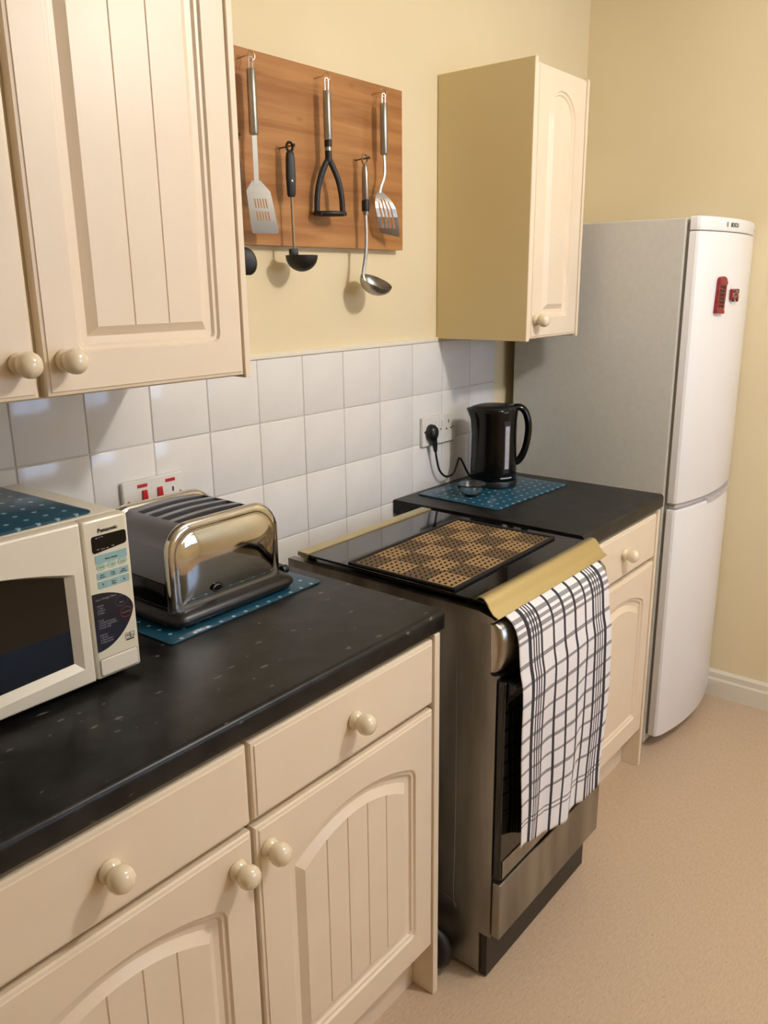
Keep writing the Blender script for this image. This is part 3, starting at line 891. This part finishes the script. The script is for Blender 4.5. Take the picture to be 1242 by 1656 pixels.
mtext('Reheat\n1 Cup\n2 Plated\n3 Pizza', .0042, .4425, 1.0285, M_wprint)
mtext('Cook\n1 Jacket Potatoes\n2 Fresh Vegetables\n3 Fresh Fish', .0042, .4425, 1.0045, M_wprint)
mtext('Defrost\n1 Bread\n2 Meat Items\n3 Meat Joints', .0042, .4425, .9805, M_wprint)
for (a, c, d, e) in ((.4865, .4945, .9615, .9705), (.4955, .5025, .9615, .9705)):
    bm = nb(); tube(bm, [(a, PY - .0006, d), (c, PY - .0006, d), (c, PY - .0006, e), (a, PY - .0006, e), (a, PY - .0006, d)], .0004, 4)
    msub(obj('rating_mark', bm, M_print, pn), pn)
plate('rating_mark', [(.4885, .9645), (.4930, .9645), (.4930, .9680), (.4885, .9680)], M_wprint)
plate('rating_mark', [(.4970, .9635), (.5010, .9635), (.5010, .9660), (.4970, .9660)], M_wprint)
plate('rating_mark', [(.4875, .9580), (.5015, .9580), (.5015, .9598), (.4875, .9598)], M_print)
bm = nb()
loft(bm, [[(x, y, z) for x, z in rrect(.4385 + i, .5050 - i, .9145 + i, .9415 - i, .003, 3)] for y, i in ((PY + .001, 0), (PY - .0012, 0), (PY - .002, .0012))])
msub(obj('door_release_button', bm, M_mw, pn, True, 25), pn)
bm = nb(); tube(bm, [(x, PY - .0002, z) for x, z in rrect(.4375, .5060, .9135, .9425, .0035, 3)] + [(.4375, PY - .0002, .917)], .0006, 5)
msub(obj('button_groove', bm, M_grey, pn), pn)

# ------------------------------------------------------------------ toaster
TZ = .8994
to = thing('toaster', 'chrome four-slot toaster with black base on the teal dotted mat', 'toaster', (.77, -.175, TZ))
def ta(o): o.location = Vector(o.location) - Vector(to.location); return o
def tsub(o, par): o.location = Vector(o.location) - Vector(par.location) - Vector(to.location); return o
def prof_t(ins=0.0, zb=.935, dx=0.0, n=8):
    return rrect(.640 + ins + dx, .902 - ins, zb + ins, 1.0905 - ins, (.012, .012, .060 - ins * .6, .052 - ins * .6), n)
# body (brushed) between the chrome ends, top cut by four slots
slots = [(-.2560, -.2320), (-.2180, -.1940), (-.1800, -.1560), (-.1420, -.1180)]
bm = nb()
ysl = [-.268]
for a, c in slots[::1]: ysl += [a, c]
ysl.append(-.088)
outline = [(.646, .930), (.644, .99), (.648, 1.045)] + [(.700 - .052 * math.cos(a), 1.034 + .052 * math.sin(a)) for a in [PI / 2 * k / 6 for k in range(1, 6)]]
arch = lambda x: 1.0855 + .004 * math.sin(PI * min(1, max(0, (x - .69) / .165)))
SX0, SX1 = .690, .852
tops = [(.690 + (.852 - .690) * k / 8, arch(.690 + (.852 - .690) * k / 8)) for k in range(9)]
right = [(.846 + .050 * math.sin(a), 1.034 + .0515 * math.cos(a)) for a in [PI / 2 * k / 6 for k in range(1, 6)]] + [(.8965, 1.03), (.899, .98), (.900, .930)]
full = outline + tops + right
# side shell + top bars
loftpts = lambda y: [(x, y, z) for x, z in full]
for y0, y1 in [(-.268, slots[0][0])] + [(slots[k][1], slots[k + 1][0]) for k in range(3)] + [(slots[3][1], -.088)]:
    loft(bm, [loftpts(y0), loftpts(y1)], True, True)
for a, c in slots:    # shoulders left and right of each slot
    prism_y(bm, outline + [(.690, arch(.690)), (.690, .930)], a, c)
    prism_y(bm, [(.852, .930), (.852, arch(.852))] + right, a, c)
ta(obj('body', bm, mat('toaster_satin_steel', (150, 150, 154), .42, 1.0), to, True, 30))
for a, c in slots:
    ta(obj('slot_floor', bx(.691, .851, a, c, .940, .975), M_dark, to))
    for k in range(2):
        yy = a + .004 if k == 0 else c - .004
        bm = nb()
        for q in range(9): tube(bm, [(.700 + q * .018, yy, .975), (.700 + q * .018, yy, 1.078)], .0008, 5)
        tube(bm, [(.694, yy, 1.072), (.850, yy, 1.072)], .001, 5)
        ta(obj('bread_guard', bm, M_dark, to))
# polished end shells
def shell(yb, yf, sgn):
    rings = []
    for d, ins in ((0, .004), (.004, -.002), (.012, -.004), (.018, -.001), (.0205, .006), (.0205, .011), (.0195, .0145), (.0215, .019), (.0255, .030), (.0275, .048), (.028, .062)):
        rings.append([(x, yb + sgn * d, z) for x, z in prof_t(ins, .926)])
    bm = nb(); loft(bm, rings)
    return ta(obj('chrome_end', bm, M_chrome, to, True, 60))
fe = shell(-.262, 0, -1)
shell(-.094, 0, 1)
bm = nb()
lathe(bm, [(.0135, 0), (.0135, .0012), (0, .0016)], 24, Matrix.Translation((.735, -.2900, .957)) @ Matrix.Rotation(PI / 2, 4, 'X') @ Matrix.Diagonal((1, .62, 1, 1)))
eb = tsub(obj('badge', bm, M_blackg, fe, True), fe)
bm = nb(); tube(bm, [(.735 + .0105 * math.cos(a), -.2917, .957 + .006 * math.sin(a)) for a in [2 * PI * q / 20 for q in range(21)]], .0004, 5)
tsub(obj('badge_ring', bm, M_steel, fe), fe)
# black base: flared skirt
def base_ring(ins, z): return [(x, y, z) for x, y in rrect(.628 + ins, .940 - ins, -.300 + ins, -.058 - ins, .030, 6)]
bm = nb()
loft(bm, [base_ring(.012, TZ + .0035), base_ring(.004, TZ + .006), base_ring(0, TZ + .013), base_ring(.001, TZ + .020), base_ring(.007, TZ + .027), base_ring(.016, TZ + .032), base_ring(.022, TZ + .036)])
ta(obj('base', bm, M_black, to, True, 50))
ta(obj('base_upper', bx(.6385, .9045, -.258, -.098, .936, .982, .006, 3), M_blackg, to, True))
for (xx, yy) in ((.66, -.27), (.91, -.27), (.66, -.09), (.91, -.09)):
    bm = nb(); lathe(bm, [(.012, 0), (.012, .005)], 12, Matrix.Translation((xx, yy, TZ)))
    ta(obj('foot', bm, M_rubber, to))
for yy in (-.225, -.135):
    ta(obj('lever', bx(.9045, .932, yy - .016, yy + .016, .985, .996, .004, 3), M_black, to, True))
    bm = nb(); lathe(bm, [(.009, 0), (.010, .004), (.009, .014), (.006, .017), (0, .0175)], 16, Matrix.Translation((.938, yy - .025, .925)) @ Matrix.Rotation(PI / 2, 4, 'Y'))
    ta(obj('browning_dial', bm, M_black, to, True))

# ------------------------------------------------------------------ kettle
KX, KY, KZ = 1.950, -.142, .8994
kt = thing('kettle', 'black plastic jug kettle with pale water gauge on the teal dotted mat', 'kettle', (KX, KY, KZ), math.radians(-52))
# local +X = handle side (towards the room's right); gauge sits between the camera side and the handle
def oval(r, z, spout=0.0, n=40):
    out = []
    for k in range(n):
        a = 2 * PI * k / n
        rr = r * (1 + .0 * math.cos(2 * a))
        e = spout * max(0, math.cos(a - PI)) ** 6
        out.append((rr * math.cos(a) * 1.02 + (e * math.cos(a)), rr * math.sin(a) * .96, z))
    return out
bm = nb()
loft(bm, [oval(.069, 0), oval(.072, .003), oval(.072, .016), oval(.070, .020)])
obj('power_base', bm, M_black, kt, True, 40)
bm = nb()
loft(bm, [oval(.066, .0205), oval(.0695, .024), oval(.0695, .05), oval(.068, .10), oval(.067, .16), oval(.0675, .205, .004), oval(.069, .228, .012), oval(.0685, .236, .016), oval(.066, .2385, .016)])
kb = obj('jug', bm, M_blackg, kt, True, 50)
bm = nb()
loft(bm, [oval(.064, .2387, .010), oval(.061, .243, .006), oval(.050, .247), oval(.030, .249), oval(.010, .2495)])
obj('lid', bm, M_black, kt, True, 50)
obj('lid_release', bx(.028, .058, -.012, .012, .2455, .2515, .003), M_black, kt, True)
bm = nb()
hp = smooth_path([(.050, 0, .238), (.078, 0, .238), (.094, 0, .222), (.103, 0, .190), (.103, 0, .155), (.097, 0, .118), (.086, 0, .088), (.073, 0, .072), (.060, 0, .070)], 5)
tube(bm, hp, .011, 12, flat=1.25, up=(0, 1, 0))
obj('handle', bm, M_blackg, kt, True)
# gauge strip: curved plate following the jug, facing the camera
def arc_plate(a0, a1, z0, z1, r0, n=6):
    rings = []
    b0, b1 = [], []
    pts = []
    for k in range(n + 1):
        a = a0 + (a1 - a0) * k / n
        pts.append((math.cos(a) * 1.02, math.sin(a) * .96))
    bm = nb()
    prism_z(bm, [(x * r0, y * r0) for x, y in pts] + [(x * (r0 - .004), y * (r0 - .004)) for x, y in reversed(pts)], z0, z1)
    return bm
ga = math.radians(-62)
gz = obj('gauge_window', arc_plate(ga - .10, ga + .10, .060, .190, .0705), M_gauge, kt)
for k in range(5):
    a = ga
    bm = nb(); c = Vector((math.cos(a) * 1.02 * .0706, math.sin(a) * .96 * .0706, .085 + k * .021))
    d = Vector((-math.sin(a), math.cos(a), 0))
    tube(bm, [c + d * .003 * math.cos(q) + Vector((0, 0, .003 * math.sin(q))) for q in [2 * PI * i / 12 for i in range(13)]], .0005, 5)
    obj('gauge_mark', bm, M_grey, gz)
obj('gauge_frame', arc_plate(ga - .16, ga + .16, .046, .205, .0698), M_black, kt)
obj('name_strip', arc_plate(ga - .28, ga + .28, .030, .0335, .0707), M_lgrey, kt)

# ------------------------------------------------------------------ glass bowl
bm = nb()
lathe(bm, [(0, .0), (.020, 0), (.0225, .002), (.030, .010), (.039, .022), (.043, .033), (.0445, .036), (.0440, .0375), (.0430, .0366), (.0376, .0235), (.0290, .0118), (.0195, .0034), (0, .0030)], 36, None, False)
o = obj('glass_bowl', bm, M_glass, None, True, 60); o.location = (1.788, -.168, .8994)
tag(o, 'small clear glass bowl in front of the kettle', 'bowl')

# ------------------------------------------------------------------ sockets
def plate_mesh(x0, x1, z0, z1, y1=0.0, d=.010):
    bm = nb()
    loft(bm, [[(x, y, z) for x, z in rrect(x0 + i, x1 - i, z0 + i, z1 - i, .004, 3)] for y, i in ((y1, 0), (y1 - d + .002, 0), (y1 - d, .0015))])
    return bm
s1 = thing('wall_socket', 'white double socket with red switches and neons behind the toaster', 'socket', (.809, -.001, 1.030))
def loc_sub(o, par): o.location = Vector(o.location) - Vector(par.location); return o
loc_sub(obj('faceplate', plate_mesh(.733, .885, 1.030, 1.117, -.001), M_sock, s1, True, 25), s1)
for cx in (.780, .850):
    loc_sub(obj('neon', bx(cx - .012, cx + .012, -.0125, -.0105, 1.1005, 1.1075, .0006), M_red, s1), s1)
for cx in (.784, .822):
    bm = nb(); prism_y(bm, [(cx - .0065, 1.072), (cx + .0065, 1.072), (cx + .0050, 1.094), (cx - .0050, 1.094)], -.015, -.0105)
    loc_sub(obj('rocker_switch', bm, M_red, s1), s1)
for (cx, cz, w, h) in ((.856, 1.083, .004, .010), (.845, 1.066, .008, .004), (.867, 1.066, .008, .004), (.756, 1.060, .004, .010)):
    loc_sub(obj('pin_slot', bx(cx - w / 2, cx + w / 2, -.0113, -.0100, cz - h / 2, cz + h / 2), M_dark, s1), s1)
for cx in (.745, .875):
    bm = nb(); lathe(bm, [(.0035, 0), (.003, .001), (0, .0012)], 12, Matrix.Translation((cx, -.011, 1.074)) @ Matrix.Rotation(PI / 2, 4, 'X'))
    loc_sub(obj('screw', bm, M_steel, s1), s1)
s2 = thing('wall_socket', 'white double socket on the tiles behind the kettle, one side plugged', 'socket', (1.845, -.001, 1.029))
for (a, c) in ((1.760, 1.8435), (1.8445, 1.932)):
    loc_sub(obj('faceplate', plate_mesh(a, c, 1.029, 1.117, -.001), M_sock, s2, True, 25), s2)
for cx in (1.828, 1.862):
    loc_sub(obj('rocker_switch', bx(cx - .006, cx + .006, -.0145, -.0105, 1.082, 1.102, .001), M_sock, s2), s2)
for (cx, cz, w, h) in ((1.895, 1.092, .004, .010), (1.883, 1.070, .008, .004), (1.908, 1.070, .008, .004)):
    loc_sub(obj('pin_slot', bx(cx - w / 2, cx + w / 2, -.0113, -.0100, cz - h / 2, cz + h / 2), M_dark, s2), s2)
for cx in (1.771, 1.853, 1.921):
    bm = nb(); lathe(bm, [(.0035, 0), (.003, .001), (0, .0012)], 12, Matrix.Translation((cx, -.011, 1.073)) @ Matrix.Rotation(PI / 2, 4, 'X'))
    loc_sub(obj('screw', bm, M_steel, s2), s2)
# plug and flex
pg = thing('kettle_plug', 'black three pin plug with cable running from the socket to the kettle', 'plug', (1.795, -.0112, 1.070))
bm = nb()
pr = [(.0245, 0), (.0255, .003), (.0245, .014), (.019, .022), (.009, .026), (0, .027)]
lathe(bm, pr, 24, Matrix.Translation((1.795, -.0113, 1.070)) @ Matrix.Rotation(PI / 2, 4, 'X') @ Matrix.Diagonal((.86, 1, 1, 1)))
loc_sub(obj('plug_body', bm, M_black, pg, True, 50), pg)
bm = nb(); tube(bm, [(1.797, -.026, 1.052), (1.801, -.026, 1.034), (1.805, -.026, 1.012)], .007, 10, radii=[.010, .0085, .0055])
loc_sub(obj('cable_sleeve', bm, M_black, pg, True), pg)
cpts = smooth_path([(1.805, -.026, 1.014), (1.812, -.026, .985), (1.828, -.026, .948), (1.858, -.028, .925), (1.890, -.032, .928), (1.906, -.036, .955), (1.914, -.038, .974), (1.925, -.042, .965), (1.935, -.052, .935), (1.944, -.064, .910)], 8)
bm = nb(); tube(bm, cpts, .0033, 8)
loc_sub(obj('cable', bm, M_black, pg, True), pg)

# ------------------------------------------------------------------ pine board with hooks and nails
UY = -.052
RT = math.radians(-24)
BX0, BX1, BZ0, BZ1, BY = 1.008, 1.655, 1.590, 1.982, -.020
bd = thing('utensil_board', 'varnished pine board on the wall with hooks and nails for utensils', 'board', ((BX0 + BX1) / 2, YW, BZ0))
hgt = BZ1 - BZ0
for (z0, z1) in ((BZ0, BZ0 + .128), (BZ0 + .1281, BZ0 + .262), (BZ0 + .2621, BZ1)):
    o = obj('plank', bx(BX0, BX1, BY, YW - .0005, z0, z1, .0003), M_pine, bd); loc_sub(o, bd)
def chook(x, z):
    # screw-in cup hook: stem out of the board ending in an open C
    c = Vector((x + .003, BY - .030, z + .008)); d = Vector((math.cos(RT), math.sin(RT), 0))
    pts = [(x - .006, BY + .003, z + .006), (x - .006, BY - .012, z + .007)]
    for k in range(11):
        a = PI * .95 - k * PI * 1.5 / 10
        pts.append(tuple(c + d * .0085 * math.cos(a) + Vector((0, 0, .0085 * math.sin(a)))))
    bm = nb(); tube(bm, smooth_path(pts, 3), .0014, 7)
    loc_sub(obj('hook', bm, M_hook, bd, True), bd)
def nail(x, z):
    bm = nb(); tube(bm, [(x, BY + .002, z), (x, BY - .045, z + .002)], .0014, 8)
    lathe(bm, [(.0036, 0), (.0036, .0012), (0, .0016)], 10, Matrix.Translation((x, BY - .045, z + .002)) @ Matrix.Rotation(PI / 2, 4, 'X'))
    loc_sub(obj('nail', bm, M_brass, bd, True), bd)
for (x, z) in ((1.104, 1.952), (1.333, 1.951), (1.539, 1.949)): chook(x, z)
for (x, z) in ((1.050, 1.800), (1.208, 1.797), (1.465, 1.797)): nail(x, z)

# utensils: local frame, z down from the hanging point, turned a little towards the room
def blade(cols, rows, holes, warp, t=.0012):
    """plate as a grid with missing cells; warp(u,v)->(x,y,z)"""
    bm = nb(); V = {}
    def vert(i, j):
        if (i, j) not in V: V[(i, j)] = bm.verts.new(warp(cols[i], rows[j]))
        return V[(i, j)]
    for i in range(len(cols) - 1):
        for j in range(len(rows) - 1):
            if (i, j) in holes: continue
            bm.faces.new((vert(i, j), vert(i + 1, j), vert(i + 1, j + 1), vert(i, j + 1)))
    r = bmesh.ops.solidify(bm, geom=bm.faces[:], thickness=t)
    return bm
def loop(par, w, top, bot):
    bm = nb(); pts = [(-w, 0, bot), (-w, 0, top - w)] + [(-w * math.cos(a), 0, top - w + w * math.sin(a)) for a in [PI * k / 6 for k in range(1, 6)]] + [(w, 0, top - w), (w, 0, bot)]
    tube(bm, pts, .0011, 6)
    return obj('hanging_loop', bm, M_ustl, par, True)
def steel_handle(par, z0, z1, r=.0098, name='handle'):
    bm = nb(); h = z0 - z1
    lathe(bm, [(r * .9, -h), (r, -h + .002), (r, -.002), (r * .9, 0)], 18, Matrix.Translation((0, 0, z0)))
    return obj(name, bm, M_ustl, par, True, 40)

# turner with two rows of slots
u = thing('slotted_turner', 'steel turner with two rows of short slots hanging on the pine board', 'turner', (1.104, UY, 1.955), RT)
loop(u, .0042, .003, -.022); steel_handle(u, -.020, -.145)
bm = nb(); box(bm, -.0055, .0055, -.001, .001, -.250, -.144); obj('shaft', bm, M_ustl, u)
cols = [0, .20]; holes = set(); n_s = 5
for k in range(n_s): cols += [.24 + k * .115, .24 + k * .115 + .06]
cols = sorted(set([0] + cols + [1.0]))
cols = [0.0, .22] + [c for k in range(5) for c in (.26 + k * .11, .26 + k * .11 + .055)] + [.80, 1.0]
cols = sorted(set(round(c, 4) for c in cols))
rows = [0, .10, .2, .34, .52, .58, .76, .95, 1.0]
for k in range(5):
    i = cols.index(round(.26 + k * .11, 4))
    holes.add((i, 3)); holes.add((i, 5))
def warp1(c, r):
    w = .018 + .036 * min(1, r / .2) if r < .2 else .054 + .008 * (r - .2) / .8
    if r >= .99: w *= .93
    x = (c - .5) * w + .012 * r
    return (x, -.010 * math.sin(r * PI * .5), -.236 - .108 * r)
obj('blade', blade(cols, rows, holes, warp1), M_ustl, u)
# black ladle on nail
u = thing('soup_ladle', 'black nylon ladle with black handle hanging on a nail', 'ladle', (1.208, UY, 1.794), RT)
bm = nb(); tube(bm, [(.0072 * math.sin(a), 0, .003 + .0095 * math.cos(a)) for a in [2 * PI * k / 18 for k in range(19)]], .0030, 8)
obj('hanging_eye', bm, M_rubber, u, True)
bm = nb()
loft(bm, [[(x, y, z) for x, y in rrect(-w, w, -d, d, .004, 3)] for z, w, d in ((-.006, .006, .004), (-.010, .0085, .0058), (-.02, .0095, .0065), (-.06, .0105, .007), (-.096, .009, .0065), (-.101, .007, .005))])
obj('handle', bm, M_rubber, u, True, 50)
obj('rivet', lathe(nb(), [(.003, 0), (.002, .001), (0, .0012)], 10, Matrix.Translation((0, -.0068, -.068)) @ Matrix.Rotation(PI / 2, 4, 'X')), M_ustl, u)
bm = nb(); tube(bm, [(0, 0, -.100), (.001, 0, -.215)], .003, 8); obj('rod', bm, M_ustl, u, True)
bm = nb()
R0 = .037
ol = [(R0 * math.sin(a), -R0 * .98 * math.cos(a)) for a in [PI / 2 * k / 9 for k in range(10)]]
inn = [((R0 - .002) * math.sin(a), -(R0 - .002) * .98 * math.cos(a)) for a in [PI / 2 * k / 9 for k in range(10)]][::-1]
lathe(bm, ol + inn, 32, Matrix.Translation((.018, -.003, -.226)), False)
box(bm, -.010, .010, -.006, .006, -.232, -.212, .002)
obj('bowl', bm, M_rubber, u, True, 60)
# masher
u = thing('potato_masher', 'potato masher with steel handle and black nylon head on the pine board', 'masher', (1.334, UY, 1.953), RT)
loop(u, .0042, .003, -.026); steel_handle(u, -.024, -.128, .0094)
obj('collar', lathe(nb(), [(.0088, 0), (.0088, .014)], 18, Matrix.Translation((.0, 0, -.143))), M_rubber, u, True, 40)
obj('ferrule', lathe(nb(), [(.0078, 0), (.0078, .009)], 18, Matrix.Translation((.0, 0, -.152))), M_ustl, u, True, 40)
bm = nb()
tube(bm, [(0, 0, -.151), (0, 0, -.175)], .0080, 12)
for s in (-1, 1):
    tube(bm, smooth_path([(0, 0, -.168), (s * .010, 0, -.184), (s * .024, 0, -.216), (s * .031, 0, -.250), (s * .033, 0, -.284)], 4), .0072, 10, radii=None, flat=.8, up=(0, 1, 0))
obj('fork', bm, M_rubber, u, True)
bm = nb()
no = 40
ov = lambda rx, ry, z: [(rx * math.cos(2 * PI * k / no), ry * math.sin(2 * PI * k / no), z) for k in range(no)]
loft(bm, [ov(.040, .025, -.284), ov(.0425, .0275, -.287), ov(.0425, .0275, -.2905), ov(.040, .025, -.293), ov(.034, .019, -.293), ov(.034, .019, -.285)], False, False)
for k in range(-3, 4): box(bm, k * .0095 - .0018, k * .0095 + .0018, -.020, .020, -.2925, -.2855)
for k in (-1, 0, 1): box(bm, -.034, .034, k * .011 - .0018, k * .011 + .0018, -.2925, -.2855)
obj('mashing_plate', bm, M_rubber, u, True, 40)
# steel ladle
u = thing('soup_ladle', 'polished steel ladle with black grip ring hanging on a nail', 'ladle', (1.465, UY, 1.794), RT)
bm = nb(); tube(bm, [(.0072 * math.sin(a), 0, .003 + .0115 * math.cos(a)) for a in [2 * PI * k / 18 for k in range(19)]], .0026, 8)
obj('hanging_eye', bm, M_ustl, u, True)
bm = nb(); lathe(bm, [(.0075, -.090), (.0085, -.088), (.0085, -.03), (.0065, -.014), (.004, -.0085)], 18); obj('handle', bm, M_ustl, u, True, 40)
obj('grip', lathe(nb(), [(.0095, 0), (.0098, .003), (.0098, .022), (.0088, .026)], 18, Matrix.Translation((0, 0, -.117))), M_rubber, u, True, 40)
obj('ferrule', lathe(nb(), [(.0065, 0), (.0075, .008)], 18, Matrix.Translation((0, 0, -.1255))), M_ustl, u, True, 40)
bm = nb(); tube(bm, smooth_path([(0, 0, -.124), (.001, 0, -.17), (-.001, 0, -.215), (-.006, .001, -.245), (-.010, 0, -.270), (-.006, -.004, -.288)], 5), .005, 10, radii=None, flat=.55, up=(0, 1, 0))
obj('shaft', bm, M_ustl, u, True)
R0 = .043
ol = [(R0 * math.sin(a), -R0 * .78 * math.cos(a)) for a in [PI / 2 * k / 9 for k in range(10)]]
inn = [((R0 - .0012) * math.sin(a), -(R0 * .78 - .0012) * math.cos(a)) for a in [PI / 2 * k / 9 for k in range(10)]][::-1]
bm = nb(); lathe(bm, ol + inn, 36, Matrix.Translation((.022, -.010, -.285)) @ Matrix.Rotation(math.radians(24), 4, 'X') @ Matrix.Rotation(math.radians(12), 4, 'Y'), False)
obj('bowl', bm, M_ustl, u, True, 60)
# long-slot turner
u = thing('slotted_turner', 'steel turner with long slots in a curved blade hanging on the pine board', 'turner', (1.540, UY, 1.952), RT)
loop(u, .0042, .003, -.022); steel_handle(u, -.020, -.137, .0098)
bm = nb(); tube(bm, smooth_path([(0, 0, -.135), (.002, 0, -.165), (.000, 0, -.19), (-.010, 0, -.215), (-.014, 0, -.236)], 5), .0042, 8, flat=.5, up=(0, 1, 0)); obj('shaft', bm, M_ustl, u, True)
cols = [0.0, .14] + [c for k in range(4) for c in (.17 + k * .18, .17 + k * .18 + .08)] + [.90, 1.0]
cols = sorted(set(round(c, 4) for c in cols))
rows = [0, .08, .18, .26, .40, .60, .85, .96, 1.0]
holes = set()
for k in range(4):
    i = cols.index(round(.17 + k * .18, 4))
    for j in (3, 4, 5): holes.add((i, j))
    if k in (1, 2): holes.add((i, 2))
def warp2(c, r):
    w = .010 + .048 * math.sin(min(1, r / .42) * PI / 2)
    if r >= .99: w *= .9
    return ((c - .5) * w - .014 + .028 * r, -.012 * math.sin(r * PI), -.222 - .106 * r - .010 * (c - .5) * (r > .9))
obj('blade', blade(cols, rows, holes, warp2), M_ustl, u)
# black spoon half behind the cabinet
u = thing('serving_spoon', 'black nylon spoon hanging at the board end, half hidden behind the wall cabinet', 'spoon', (1.050, UY, 1.797), RT)
bm = nb(); tube(bm, [(.0072 * math.sin(a), 0, .003 + .0095 * math.cos(a)) for a in [2 * PI * k / 18 for k in range(19)]], .0030, 8)
obj('hanging_eye', bm, M_rubber, u, True)
bm = nb()
loft(bm, [[(x, y, z) for x, y in rrect(-w, w, -d, d, .003, 3)] for z, w, d in ((-.006, .005, .0035), (-.05, .009, .006), (-.10, .008, .006), (-.14, .005, .0035), (-.215, .005, .0035))])
obj('handle', bm, M_rubber, u, True, 50)
bm = nb()
rings = []
for k in range(1, 12):
    a = PI * k / 12
    rx = .027 * math.sin(a) ** .8
    rings.append([(rx * math.cos(q) + .010 * (k / 12), .012 * math.sin(a) * (-.6 + .35 * math.sin(q)) * 1.0, -.214 - .030 * (1 - math.cos(a))) for q in [2 * PI * i / 20 for i in range(20)]])
loft(bm, rings); obj('spoon_bowl', bm, M_rubber, u, True, 60)

# ------------------------------------------------------------------ ceiling lamp (above the frame) that lights the room
lp = thing('ceiling_lamp', 'bare pendant lamp holder hanging from the ceiling', 'lamp', (LAMP.x, LAMP.y, ZC))
bm = nb(); lathe(bm, [(.06, 0), (.06, -.02), (.02, -.03), (.012, -.10), (.0, -.10)], 24); obj('ceiling_rose', bm, M_upvc, lp, True, 40)
lo = bpy.data.objects.new('lamp_light', lamp_l); COL.objects.link(lo); lo.parent = lp; lo.location = (0, 0, LAMP.z - ZC)
